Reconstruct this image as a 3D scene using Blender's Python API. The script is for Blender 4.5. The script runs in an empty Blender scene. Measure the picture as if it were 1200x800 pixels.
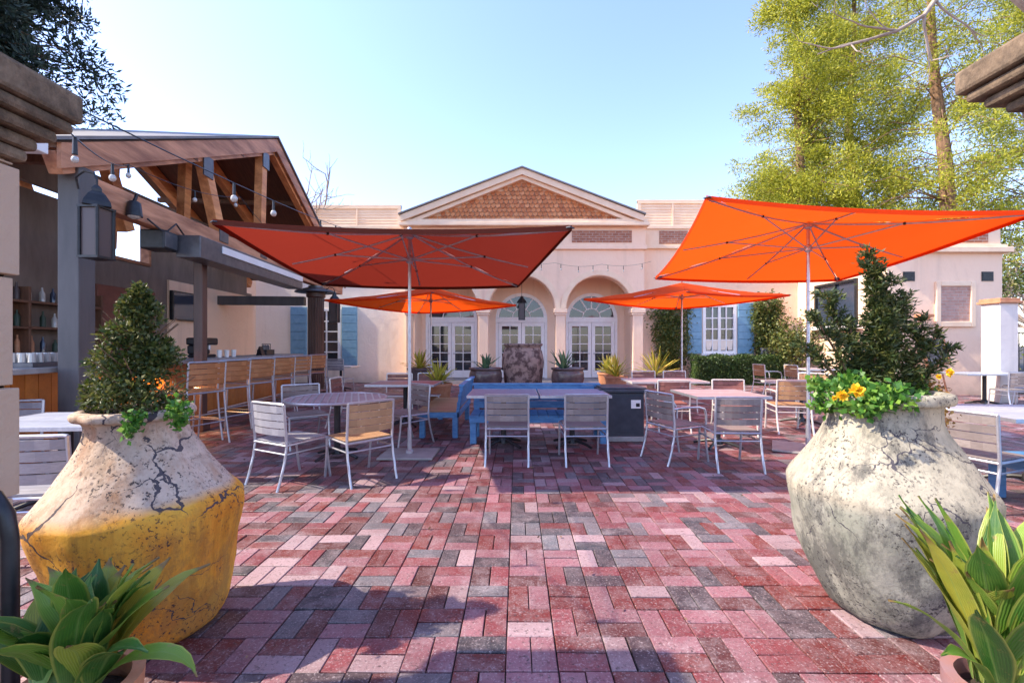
import bpy, math, random
import numpy as np
from mathutils import Vector, Matrix, noise
random.seed(7); RNG = np.random.default_rng(11)
C = bpy.context.scene.collection; SC = bpy.context.scene
R = math.radians
H = 1.42; F = 520.0; VX = 606.0; VY = 403.0
# ------------------------------------------------------------------ camera, sky, sun, exposure
cd = bpy.data.cameras.new('camera'); cam = bpy.data.objects.new('camera', cd); C.objects.link(cam)
cam.location = (0, 0, H); cam.rotation_euler = (R(90), 0, 0)
cd.sensor_width = 36; cd.lens = 36 * F / 1200; cd.shift_x = -6 / 1200; cd.shift_y = 3 / 1200
cd.clip_start = 0.05; cd.clip_end = 900; SC.camera = cam
SUN_AZ, SUN_EL = R(-95), R(44)          # azimuth from +Y towards +X
w = bpy.data.worlds.new('World'); SC.world = w; w.use_nodes = True
wn = w.node_tree.nodes; wl = w.node_tree.links
bg = wn['Background']; sky = wn.new('ShaderNodeTexSky'); sky.sky_type = 'NISHITA'; sky.sun_disc = False
sky.sun_elevation = SUN_EL; sky.sun_rotation = SUN_AZ; sky.air_density = 1.0; sky.dust_density = .6; sky.ozone_density = 2.0
tint = wn.new('ShaderNodeMix'); tint.data_type = 'RGBA'; tint.blend_type = 'MULTIPLY'; tint.inputs[0].default_value = 1; tint.inputs[7].default_value = (1.0, .93, 1.06, 1); wl.new(sky.outputs[0], tint.inputs[6]); wl.new(tint.outputs[2], bg.inputs[0]); bg.inputs[1].default_value = 0.14
sd = bpy.data.lights.new('sun', 'SUN'); sun = bpy.data.objects.new('sun', sd); C.objects.link(sun)
sd.energy = 2.7; sd.angle = R(0.6); sd.color = (1.0, 0.88, 0.70)
sdir = Vector((math.sin(SUN_AZ) * math.cos(SUN_EL), math.cos(SUN_AZ) * math.cos(SUN_EL), math.sin(SUN_EL)))
sun.rotation_euler = sdir.to_track_quat('Z', 'Y').to_euler()
SC.view_settings.view_transform = 'Standard'; SC.view_settings.look = 'None'
SC.view_settings.exposure = 1.85; SC.view_settings.gamma = 1
# ------------------------------------------------------------------ helpers
def G(px, py):                       # ground point under a photo pixel
    Y = H * F / (py - VY); return ((px - VX) / F * Y, Y)
def PX(px, Y): return (px - VX) / F * Y
def PZ(py, Y): return H - (py - VY) / F * Y
class MB:
    def __init__(s, M=None): s.v = []; s.f = []; s.M = M
    def pt(s, p):
        p = Vector(p); s.v.append(tuple(s.M @ p if s.M else p)); return len(s.v) - 1
    def poly(s, pts): s.f.append([s.pt(p) for p in pts])
    def box(s, x0, x1, y0, y1, z0, z1):
        i = [s.pt(p) for p in ((x0,y0,z0),(x1,y0,z0),(x1,y1,z0),(x0,y1,z0),(x0,y0,z1),(x1,y0,z1),(x1,y1,z1),(x0,y1,z1))]
        for a in ((0,3,2,1),(4,5,6,7),(0,1,5,4),(1,2,6,5),(2,3,7,6),(3,0,4,7)): s.f.append([i[k] for k in a])
        return s
    def bar(s, a, b, wd, ht, up=(0,0,1)):       # rectangular beam from a to b
        a = Vector(a); b = Vector(b); d = (b - a).normalized(); u = Vector(up)
        sd_ = d.cross(u).normalized(); u2 = sd_.cross(d).normalized(); i = []
        for p in (a, b):
            for (p1, p2) in ((-1,-1),(1,-1),(1,1),(-1,1)): i.append(s.pt(p + sd_*p1*wd/2 + u2*p2*ht/2))
        for q in ((3,2,1,0),(4,5,6,7),(0,1,5,4),(1,2,6,5),(2,3,7,6),(3,0,4,7)): s.f.append([i[k] for k in q])
        return s
    def tube(s, pts, r, n=8, r2=None):
        pts = [Vector(p) for p in pts]; rings = []; m = len(pts); ref = Vector((0.13, 0.21, 0.97)).normalized()
        for k, p in enumerate(pts):
            d = (pts[min(k+1, m-1)] - pts[max(k-1, 0)]).normalized()
            a = d.cross(ref)
            if a.length < .05: a = d.cross(Vector((1, 0, 0)))
            a.normalize(); b = d.cross(a); rr = r if r2 is None else r + (r2 - r) * k / (m - 1)
            rings.append([s.pt(p + (a*math.cos(t) + b*math.sin(t)) * rr) for t in [2*math.pi*j/n for j in range(n)]])
        for k in range(m - 1):
            for j in range(n): s.f.append([rings[k][j], rings[k][(j+1)%n], rings[k+1][(j+1)%n], rings[k+1][j]])
        s.f.append(rings[0][::-1]); s.f.append(rings[-1]); return s
    def lathe(s, prof, n=32, c=(0,0,0), jit=0, lean=(0,0), capb=True, capt=True):
        rings = []
        for (r, z) in prof:
            row = []
            for j in range(n):
                t = 2*math.pi*j/n; rr = r
                if jit: rr += jit * noise.noise(Vector((math.cos(t)*2.2, math.sin(t)*2.2, z*4 + c[0]*3))) * 1.6 + jit*.4*noise.noise(Vector((math.cos(t)*9, math.sin(t)*9, z*14)))
                row.append(s.pt((c[0] + rr*math.cos(t) + lean[0]*z, c[1] + rr*math.sin(t) + lean[1]*z, c[2] + z)))
            rings.append(row)
        for k in range(len(rings)-1):
            for j in range(n): s.f.append([rings[k][j], rings[k][(j+1)%n], rings[k+1][(j+1)%n], rings[k+1][j]])
        if capb: s.f.append(rings[0][::-1])
        if capt: s.f.append(rings[-1])
        return s
    def prism(s, poly, vec):
        a = [s.pt(p) for p in poly]; b = [s.pt(Vector(p) + Vector(vec)) for p in poly]; n = len(a)
        s.f.append(a[::-1]); s.f.append(b)
        for k in range(n): s.f.append([a[k], a[(k+1)%n], b[(k+1)%n], b[k]])
        return s
    def ball(s, c, r, n=10, sq=1.0):
        return s.lathe([(max(.0008, r*math.sin(math.pi*k/n)), -r*sq*math.cos(math.pi*k/n)) for k in range(n+1)], n, c)
    def build(s, name, mat, parent=None, bevel=0, smooth=False, kind=None):
        me = bpy.data.meshes.new(name); me.from_pydata(s.v, [], s.f); me.materials.append(mat)
        if smooth: me.polygons.foreach_set('use_smooth', [True]*len(me.polygons))
        o = bpy.data.objects.new(name, me); C.objects.link(o)
        if parent: o.parent = parent
        if kind: o['kind'] = kind
        import bmesh
        b = bmesh.new(); b.from_mesh(me); bmesh.ops.recalc_face_normals(b, faces=b.faces); b.to_mesh(me); b.free()
        if bevel:
            m = o.modifiers.new('bevel', 'BEVEL'); m.width = bevel; m.segments = 2; m.limit_method = 'ANGLE'; m.angle_limit = R(50)
        if smooth and not bevel:
            try: me.set_sharp_from_angle(angle=R(40))
            except Exception: pass
        return o
def tag(o, label, cat, group=None):
    o['label'] = label; o['category'] = cat
    if group: o['group'] = group
    return o
def thing(name, label, cat, loc=(0,0,0), rz=0, group=None):
    o = bpy.data.objects.new(name, None); C.objects.link(o); o.location = loc; o.rotation_euler = (0,0,rz)
    o.empty_display_size = .2
    return tag(o, label, cat, group)
def dup(root, loc, rz, label, parent=None):
    r = root.copy(); C.objects.link(r); r.location = loc; r.rotation_euler = (0,0,rz)
    if parent: r.parent = parent
    if label: r['label'] = label
    for ch in list(root.children):
        c = ch.copy(); C.objects.link(c); c.parent = r
        for g in list(ch.children):
            d = g.copy(); C.objects.link(d); d.parent = c
    return r
def leafmesh(name, pos, size, mat, parent=None, aspect=.45, up=0.0, dirs=None, jit=.4):
    """many leaf-sized folded quads at pos (N,3)"""
    pos = np.asarray(pos, float); n = len(pos)
    d = RNG.normal(size=(n,3)) if dirs is None else np.asarray(dirs) + RNG.normal(size=(n,3))*jit
    d[:,2] += up; d /= np.linalg.norm(d, axis=1)[:,None]
    q = RNG.normal(size=(n,3)); q = np.cross(d, q); q /= np.linalg.norm(q, axis=1)[:,None] + 1e-9
    L = size * RNG.uniform(.6, 1.3, n)[:,None]; W = L * aspect * .5; nn = np.cross(d, q)
    v = np.stack([pos, pos + d*L*.5 + q*W + nn*W*.3, pos + d*L, pos + d*L*.5 - q*W + nn*W*.3], 1).reshape(-1, 3)
    me = bpy.data.meshes.new(name); me.vertices.add(4*n); me.vertices.foreach_set('co', v.ravel())
    me.loops.add(4*n); me.loops.foreach_set('vertex_index', np.arange(4*n, dtype=np.int32))
    me.polygons.add(n); me.polygons.foreach_set('loop_start', np.arange(0, 4*n, 4, dtype=np.int32))
    me.update(); me.validate(); me.materials.append(mat)
    o = bpy.data.objects.new(name, me); C.objects.link(o)
    if parent: o.parent = parent
    return o
# ------------------------------------------------------------------ materials
class NT:
    def __init__(s, name, rough=.6, metal=0.0, spec=.5):
        s.m = bpy.data.materials.new(name); s.m.use_nodes = True; s.t = s.m.node_tree; s.b = s.t.nodes['Principled BSDF']
        s.b.inputs['Roughness'].default_value = rough; s.b.inputs['Metallic'].default_value = metal
        s.b.inputs['Specular IOR Level'].default_value = spec
        s.co = s.n('ShaderNodeTexCoord').outputs['Object']
    def n(s, t, **k):
        x = s.t.nodes.new(t)
        for a, b in k.items(): setattr(x, a, b)
        return x
    def l(s, a, b): s.t.links.new(a, b)
    def noise(s, scale, detail=5, rough=.6, stretch=None, co=None, dist=0):
        x = s.n('ShaderNodeTexNoise'); x.inputs['Scale'].default_value = scale; x.inputs['Detail'].default_value = detail
        x.inputs['Roughness'].default_value = rough; x.inputs['Distortion'].default_value = dist; co = co or s.co
        if stretch:
            m = s.n('ShaderNodeMapping'); m.inputs['Scale'].default_value = stretch; s.l(co, m.inputs[0]); co = m.outputs[0]
        s.l(co, x.inputs['Vector']); return x.outputs['Fac']
    def ramp(s, fac, stops, interp='LINEAR'):
        x = s.n('ShaderNodeValToRGB'); x.color_ramp.interpolation = interp; e = x.color_ramp.elements
        while len(e) < len(stops): e.new(.5)
        for k, (p, c) in enumerate(stops):
            e[k].position = p; e[k].color = (c, c, c, 1) if isinstance(c, (int, float)) else (*c, 1)
        s.l(fac, x.inputs[0]); return x.outputs[0]
    def mix(s, fac, a, b, mode='MIX'):
        x = s.n('ShaderNodeMix'); x.data_type = 'RGBA'; x.blend_type = mode
        for i, v in ((0, fac), (6, a), (7, b)):
            if isinstance(v, (int, float)): x.inputs[i].default_value = v
            elif isinstance(v, tuple): x.inputs[i].default_value = (*v, 1)
            else: s.l(v, x.inputs[i])
        return x.outputs[2]
    def math(s, op, a, b=None, c=None):
        x = s.n('ShaderNodeMath'); x.operation = op
        for i, v in enumerate((a, b, c)):
            if v is None: continue
            if isinstance(v, (int, float)): x.inputs[i].default_value = v
            else: s.l(v, x.inputs[i])
        return x.outputs[0]
    def col(s, c):
        if isinstance(c, tuple): s.b.inputs['Base Color'].default_value = (*c, 1)
        else: s.l(c, s.b.inputs['Base Color'])
        return s
    def bump(s, h, strength=.3, dist=.01):
        x = s.n('ShaderNodeBump'); x.inputs['Strength'].default_value = strength; x.inputs['Distance'].default_value = dist
        s.l(h, x.inputs['Height']); s.l(x.outputs[0], s.b.inputs['Normal']); return s
def mottled(name, c1, c2, scale=6, rough=.7, bump=.2, metal=0.0, lo=.35, hi=.65, stretch=None, bd=.01, spec=.5):
    t = NT(name, rough, metal, spec); f = t.noise(scale, 6, .62, stretch); t.col(t.ramp(f, [(lo, c1), (hi, c2)]))
    if bump: t.bump(t.noise(scale*6, 4, .6, stretch), bump, bd)
    return t.m
def rnd_island(t):
    return t.n('ShaderNodeNewGeometry').outputs['Random Per Island']
def plankwood(name, c1, c2, c3, rough=.6):
    """boards: every island (board) has its own tone, with grain"""
    t = NT(name, rough); g = t.noise(9, 6, .7, (1, 1, 1)); gr = t.noise(14, 5, .65, (1.0, 9.0, 9.0))
    base = t.ramp(rnd_island(t), [(0, c1), (.5, c2), (1, c3)])
    c = t.mix(t.ramp(g, [(.35, 0.0), (.75, .55)]), base, tuple(x*.55 for x in c1))
    c = t.mix(t.ramp(gr, [(.4, .35), (.6, 0.0)]), c, tuple(x*.5 for x in c2))
    t.col(c).bump(gr, .25, .004); return t.m
def leafmat(name, c1, c2, c3, trans=.3, rough=.5):
    t = NT(name, rough); c = t.ramp(rnd_island(t), [(0, c1), (.55, c2), (1, c3)])
    t.col(c); tr = t.n('ShaderNodeBsdfTranslucent'); mx = t.n('ShaderNodeMixShader'); mx.inputs[0].default_value = trans
    t.l(c, tr.inputs[0]); t.l(t.b.outputs[0], mx.inputs[1]); t.l(tr.outputs[0], mx.inputs[2])
    t.l(mx.outputs[0], t.n_out if hasattr(t, 'n_out') else t.t.nodes['Material Output'].inputs[0]); return t.m
M = {}
def stucco(name, c, c2):
    t = NT(name, .85, 0, .2); a = t.noise(.6, 5, .6); b = t.noise(3, 6, .7, (1, 1, .35))
    col = t.ramp(a, [(.3, c), (.7, c2)]); col = t.mix(t.ramp(b, [(.55, 0.0), (.8, .28)]), col, tuple(x*.6 for x in c2))
    sx = t.n('ShaderNodeSeparateXYZ'); t.l(t.co, sx.inputs[0]); st = t.noise(2.2, 6, .7, (1, 1, .06))
    col = t.mix(t.ramp(st, [(.56, 0.0), (.74, .30)]), col, tuple(x*.5 for x in c2))
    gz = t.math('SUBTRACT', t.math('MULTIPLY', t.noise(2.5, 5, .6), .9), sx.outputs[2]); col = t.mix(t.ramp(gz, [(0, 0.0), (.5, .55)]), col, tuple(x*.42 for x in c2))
    t.col(col).bump(t.math('ADD', t.noise(45, 4, .6), t.math('MULTIPLY', t.noise(5, 4, .6), 3.0)), .5, .008); return t.m
M['stucco'] = stucco('peach stucco', (.90, .65, .47), (.86, .59, .41))
M['stucco_white'] = stucco('white stucco', (.93, .80, .66), (.89, .73, .58))
M['trim'] = mottled('cream trim', (.86, .64, .44), (.80, .56, .37), 3, .6, .12)
M['white'] = mottled('white painted wood', (.90, .86, .82), (.84, .79, .74), 5, .45, .08)
M['stone'] = stucco('pier stone', (.52, .38, .28), (.44, .31, .22))
M['stone_white'] = stucco('white pier render', (.72, .64, .58), (.66, .58, .52))
def capstone():
    t = NT('weathered cap stone', .9, 0, .2); a = t.noise(5, 8, .75); b = t.noise(22, 6, .7, (1, 1, .4))
    c = t.ramp(a, [(.3, (.05, .038, .028)), (.5, (.17, .12, .08)), (.72, (.33, .24, .16))])
    t.col(t.mix(t.ramp(b, [(.5, 0.0), (.7, .6)]), c, (.06, .045, .035))).bump(b, .7, .02); return t.m
M['cap'] = capstone()
M['blue'] = mottled('blue shutter paint', (.15, .31, .43), (.21, .38, .50), 8, .5, .15)
M['bench_blue'] = mottled('worn blue bench paint', (.05, .17, .38), (.10, .27, .50), 7, .5, .3, stretch=(1, 1, 3))
M['glass'] = NT('dark window glass', .04, 0, .9).col((.02, .024, .03)).m
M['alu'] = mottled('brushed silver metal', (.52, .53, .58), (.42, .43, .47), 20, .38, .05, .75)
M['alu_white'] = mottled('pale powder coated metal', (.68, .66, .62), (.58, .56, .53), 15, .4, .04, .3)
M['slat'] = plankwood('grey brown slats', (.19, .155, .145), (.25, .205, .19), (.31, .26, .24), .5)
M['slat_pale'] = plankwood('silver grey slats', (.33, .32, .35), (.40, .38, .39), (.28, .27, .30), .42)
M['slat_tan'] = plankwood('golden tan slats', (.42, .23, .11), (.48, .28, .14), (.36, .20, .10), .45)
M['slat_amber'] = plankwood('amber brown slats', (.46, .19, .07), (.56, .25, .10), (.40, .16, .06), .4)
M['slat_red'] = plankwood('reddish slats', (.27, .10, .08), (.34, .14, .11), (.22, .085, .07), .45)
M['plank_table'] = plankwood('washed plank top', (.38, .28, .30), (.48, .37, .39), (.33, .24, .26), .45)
M['plank_violet'] = plankwood('violet grey plank top', (.26, .25, .38), (.35, .33, .47), (.22, .21, .32), .4)
M['plank_blue'] = plankwood('cool grey plank top', (.36, .38, .46), (.46, .48, .56), (.30, .32, .38), .4)
M['table_red'] = plankwood('red brown table slats', (.26, .09, .09), (.33, .13, .12), (.22, .08, .08), .4)
M['black'] = mottled('black metal', (.015, .015, .017), (.03, .03, .033), 12, .4, .05, .3)
M['charcoal'] = mottled('charcoal panel', (.028, .032, .045), (.045, .05, .065), 7, .5, .05)
M['post'] = mottled('grey painted timber', (.075, .07, .07), (.11, .102, .10), 5, .55, .15, stretch=(1, 1, .2))
M['post_brown'] = mottled('dark brown metal column', (.07, .035, .025), (.12, .06, .045), 6, .45, .1, stretch=(1, 1, .2))
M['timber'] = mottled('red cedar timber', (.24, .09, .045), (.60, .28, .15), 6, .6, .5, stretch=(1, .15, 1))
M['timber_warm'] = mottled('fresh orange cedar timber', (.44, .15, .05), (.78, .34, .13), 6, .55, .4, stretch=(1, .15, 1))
M['soffit'] = mottled('dark stained roof boards', (.10, .045, .025), (.17, .075, .04), 6, .6, .3, stretch=(6, .4, 1))
M['barwood'] = plankwood('orange varnished bar front', (.50, .16, .03), (.62, .22, .045), (.44, .13, .025), .3)
M['barwall'] = mottled('grey brown boarding', (.16, .12, .095), (.23, .175, .145), 4, .7, .3, stretch=(1, 1, .3))
M['steel'] = mottled('dark steel', (.09, .09, .10), (.13, .13, .14), 8, .4, .05, .5)
M['roof'] = mottled('grey roof sheet', (.14, .13, .13), (.2, .19, .19), 4, .6, .2)
M['concrete'] = mottled('concrete counter', (.26, .25, .24), (.34, .32, .31), 8, .5, .15)
def brickmat(name, c1, c2, mortar, sx, scale=1.0):
    t = NT(name, .85, 0, .2); b = t.n('ShaderNodeTexBrick'); mp = t.n('ShaderNodeMapping'); mp.inputs['Rotation'].default_value = (R(90), 0, 0)
    t.l(t.co, mp.inputs[0]); t.l(mp.outputs[0], b.inputs['Vector'])
    b.inputs['Color1'].default_value = (*c1, 1); b.inputs['Color2'].default_value = (*c2, 1); b.inputs['Mortar'].default_value = (*mortar, 1)
    b.inputs['Scale'].default_value = scale; b.inputs['Brick Width'].default_value = sx; b.inputs['Row Height'].default_value = sx*.36
    b.inputs['Mortar Size'].default_value = .012; n_ = t.noise(7, 5, .7)
    t.col(t.mix(t.ramp(n_, [(.4, 0.0), (.7, .5)]), b.outputs[0], tuple(x*.55 for x in c1))).bump(b.outputs['Fac'], -.5, .01); return t.m
M['brick'] = brickmat('red brick', (.33, .12, .07), (.45, .20, .12), (.42, .32, .26), .23)
M['tile'] = plankwood('terracotta scale shingles', (.50, .15, .05), (.68, .24, .08), (.80, .34, .14), .7)
M['terracotta'] = mottled('terracotta', (.42, .17, .08), (.52, .25, .13), 8, .7, .2)
def canopy(name, c, ct):
    t = NT(name, .8, 0, .15); f = t.noise(2.2, 4, .6); wv = t.noise(160, 2, .5)
    cc = t.ramp(f, [(.3, c), (.7, tuple(x*.86 for x in c))]); t.col(cc).bump(wv, .15, .002)
    tr = t.n('ShaderNodeBsdfTranslucent'); tr.inputs[0].default_value = (*ct, 1); mx = t.n('ShaderNodeMixShader'); mx.inputs[0].default_value = .5
    t.l(t.b.outputs[0], mx.inputs[1]); t.l(tr.outputs[0], mx.inputs[2]); t.l(mx.outputs[0], t.t.nodes['Material Output'].inputs[0]); return t.m
M['canopy'] = canopy('orange canopy cloth', (.82, .085, .010), (.95, .10, .008))
M['canopy_shaded'] = canopy('shaded orange canopy cloth', (.17, .04, .025), (.21, .022, .012))  # same orange cloth, with the shade lying on it put into the colour
def potmat(name, top, low, low2, dark, seed, zsplit, ck=.16):
    t = NT(name, .85, 0, .25); mp = t.n('ShaderNodeMapping'); mp.inputs['Location'].default_value = (seed, seed*.7, 0); t.l(t.co, mp.inputs[0]); co = mp.outputs[0]
    sx = t.n('ShaderNodeSeparateXYZ'); t.l(t.co, sx.inputs[0]); z = sx.outputs[2]
    nz = t.noise(3.5, 5, .6, co=co); zz = t.math('ADD', z, t.math('MULTIPLY', t.math('SUBTRACT', nz, .5), .10))
    zz = t.math('SUBTRACT', zz, t.math('MULTIPLY', sx.outputs[0], .10))
    split = t.ramp(t.math('SUBTRACT', zz, zsplit - .5), [(.475, 0.0), (.525, 1.0)])
    big = t.noise(2.1, 6, .65, co=co); fine = t.noise(14, 7, .75, co=co)
    lowc = t.mix(t.ramp(big, [(.38, 0.0), (.62, 1.0)]), low, low2); topc = t.mix(t.ramp(fine, [(.35, 0.0), (.7, 1.0)]), top, tuple(x*.72 for x in top))
    c = t.mix(split, lowc, topc)
    st = t.noise(5, 7, .8, (1, 1, .45), co=co); st = t.math('ADD', st, t.ramp(t.math('SUBTRACT', zsplit, z), [(0.0, 0.0), (.45, .07)])); c = t.mix(t.ramp(st, [(.51, 0.0), (.64, dark[3]*.8)]), c, dark[:3])
    vs = t.noise(9, 5, .7, (1, 1, .12), co=co); c = t.mix(t.ramp(vs, [(.5, 0.0), (.7, .45)]), c, tuple(x*.45 for x in low2))
    sp = t.noise(60, 4, .7, co=co); msk = t.noise(4, 3, .5, co=co)
    spf = t.math('MULTIPLY', t.ramp(sp, [(.575, 0.0), (.61, 1.0)]), t.ramp(msk, [(.4, 0.0), (.55, .9)])); c = t.mix(spf, c, (.035, .03, .035))
    # cracks: distance to cell borders of a warped voronoi, thick in places
    wn_ = t.n('ShaderNodeTexNoise'); wn_.inputs['Scale'].default_value = 4.5; wn_.inputs['Detail'].default_value = 5; t.l(co, wn_.inputs['Vector'])
    va = t.n('ShaderNodeVectorMath', operation='MULTIPLY_ADD'); t.l(wn_.outputs['Color'], va.inputs[0]); va.inputs[1].default_value = (.28, .28, .28); t.l(co, va.inputs[2])
    vo = t.n('ShaderNodeTexVoronoi', feature='DISTANCE_TO_EDGE'); vo.inputs['Scale'].default_value = 2.9; t.l(va.outputs[0], vo.inputs['Vector'])
    th = t.math('MULTIPLY', t.math('SUBTRACT', t.noise(3.1, 3, .5, co=co), .43), ck); th = t.math('MAXIMUM', th, 0.0)
    hgt = t.ramp(z, [(.35, .25), (.62, 1.0)])
    crack = t.math('LESS_THAN', vo.outputs['Distance'], t.math('MULTIPLY', th, hgt)); c = t.mix(t.math('MULTIPLY', crack, .93), c, (.05, .045, .06))
    t.col(c); hb = t.math('SUBTRACT', fine, t.math('MULTIPLY', t.math('ADD', crack, spf), .9)); t.bump(hb, .55, .012); return t.m
M['pot_ochre'] = potmat('ochre and white weathered urn', (.60, .46, .36), (.72, .38, .05), (.66, .22, .02), (.17, .10, .05, .65), 0.0, .675, .13)
M['pot_grey'] = potmat('grey lichen weathered urn', (.40, .36, .28), (.33, .32, .27), (.19, .20, .16), (.045, .045, .048, .9), 5.3, .67, .05)
M['pot_rough'] = mottled('flaking brown urn', (.10, .055, .05), (.36, .24, .20), 9, .9, .8, lo=.42, hi=.56, bd=.03)
M['pot_glaze'] = mottled('dark glazed bowl', (.07, .045, .045), (.15, .10, .095), 5, .25, .1)
M['soil'] = mottled('potting soil', (.03, .02, .013), (.07, .045, .03), 20, .95, .8)
M['l_box'] = leafmat('dark shrub leaves', (.03, .055, .012), (.075, .105, .02), (.16, .15, .035), .25)
M['l_yew'] = leafmat('yew leaves', (.022, .045, .012), (.05, .075, .018), (.13, .13, .03), .25)
M['l_pansy'] = leafmat('fresh bedding leaves', (.04, .14, .02), (.09, .24, .03), (.22, .36, .05), .35)
M['l_pine'] = leafmat('sunlit pine needles', (.15, .19, .02), (.42, .43, .035), (.68, .62, .08), .5)
M['l_dark'] = leafmat('dark evergreen leaves', (.015, .028, .02), (.03, .05, .035), (.05, .08, .05), .15)
M['l_vine'] = leafmat('vine leaves', (.045, .075, .015), (.11, .14, .025), (.24, .22, .05), .3)
M['l_hedge'] = leafmat('hedge leaves', (.025, .06, .012), (.05, .095, .02), (.10, .14, .03), .25)
M['l_yellow'] = leafmat('yellow striped blades', (.20, .26, .03), (.55, .50, .07), (.75, .62, .12), .35)
M['l_spike'] = leafmat('green agave blades', (.05, .11, .05), (.10, .18, .08), (.18, .26, .12), .2)
M['l_brown'] = leafmat('dry brown leaves', (.10, .06, .04), (.20, .12, .08), (.28, .18, .12), .3)
M['petal'] = leafmat('yellow petals', (.85, .50, .02), (.90, .60, .03), (.95, .70, .05), .3)
M['bark'] = mottled('pine bark', (.12, .065, .035), (.28, .16, .09), 9, .9, .8, stretch=(1, 1, .3), bd=.03)
M['bark_pale'] = mottled('pale bare bark', (.26, .19, .15), (.38, .30, .24), 6, .9, .5, stretch=(1, 1, .3))
def bladeMat():
    t = NT('broad green blades', .38); uv = t.n('ShaderNodeAttribute'); uv.attribute_name = 'across'
    r = rnd_island(t); base = t.ramp(r, [(0, (.035, .12, .02)), (.45, (.085, .22, .028)), (.8, (.20, .33, .04)), (1, (.42, .38, .05))])
    f = t.noise(5, 5, .7); base = t.mix(t.ramp(f, [(.48, 0.0), (.72, .6)]), base, (.22, .30, .04))
    st = t.n('ShaderNodeTexWave'); st.inputs['Scale'].default_value = 8; 
    e = t.ramp(uv.outputs['Fac'], [(.80, 0.0), (.97, .65)]); c = t.mix(e, base, (.42, .42, .08))
    mid = t.ramp(uv.outputs['Fac'], [(.0, .45), (.10, 0.0)]); c = t.mix(mid, c, (.26, .38, .10))
    vn = t.math('SINE', t.math('MULTIPLY', uv.outputs['Fac'], 46.0)); c = t.mix(t.ramp(vn, [(.2, 0.0), (.9, .22)]), c, (.015, .05, .012))
    al = t.n('ShaderNodeAttribute'); al.attribute_name = 'along'; tp = t.math('ADD', al.outputs['Fac'], t.math('MULTIPLY', t.math('SUBTRACT', rnd_island(t), .75), .22)); c = t.mix(t.ramp(tp, [(.93, 0.0), (.97, .9)]), c, (.26, .15, .06))
    c = t.mix(t.ramp(al.outputs['Fac'], [(0, .6), (.3, 0.0)]), c, (.25, .30, .10)); ws = t.noise(16, 5, .7); c = t.mix(t.ramp(ws, [(.60, 0.0), (.68, .7)]), c, (.30, .20, .07))
    t.col(c); t.bump(vn, .25, .002); t.l(t.ramp(f, [(.3, .32), (.7, .6)]), t.b.inputs['Roughness'])
    tr = t.n('ShaderNodeBsdfTranslucent'); t.l(c, tr.inputs[0]); mx = t.n('ShaderNodeMixShader'); mx.inputs[0].default_value = .28
    t.l(t.b.outputs[0], mx.inputs[1]); t.l(tr.outputs[0], mx.inputs[2]); t.l(mx.outputs[0], t.t.nodes['Material Output'].inputs[0]); return t.m
M['blade'] = bladeMat()
M['bulb'] = NT('clear glass bulb', .05, 0, .8).col((.45, .42, .38)).m
M['lampglass'] = NT('dusty lantern glass', .35, 0, .3).col((.09, .065, .062)).m
def emis(name, c, s):
    t = NT(name, .5); t.b.inputs['Emission Color'].default_value = (*c, 1); t.b.inputs['Emission Strength'].default_value = s; t.col(c); return t.m
M['tube_light'] = mottled('white enamel reflector', (.75, .74, .74), (.68, .67, .68), 5, .3, 0)
M['screen'] = NT('dark screen glass', .1, 0, .7).col((.035, .045, .07)).m
M['slate'] = mottled('chalk slate', (.05, .05, .06), (.12, .12, .13), 5, .8, .1)
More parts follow.
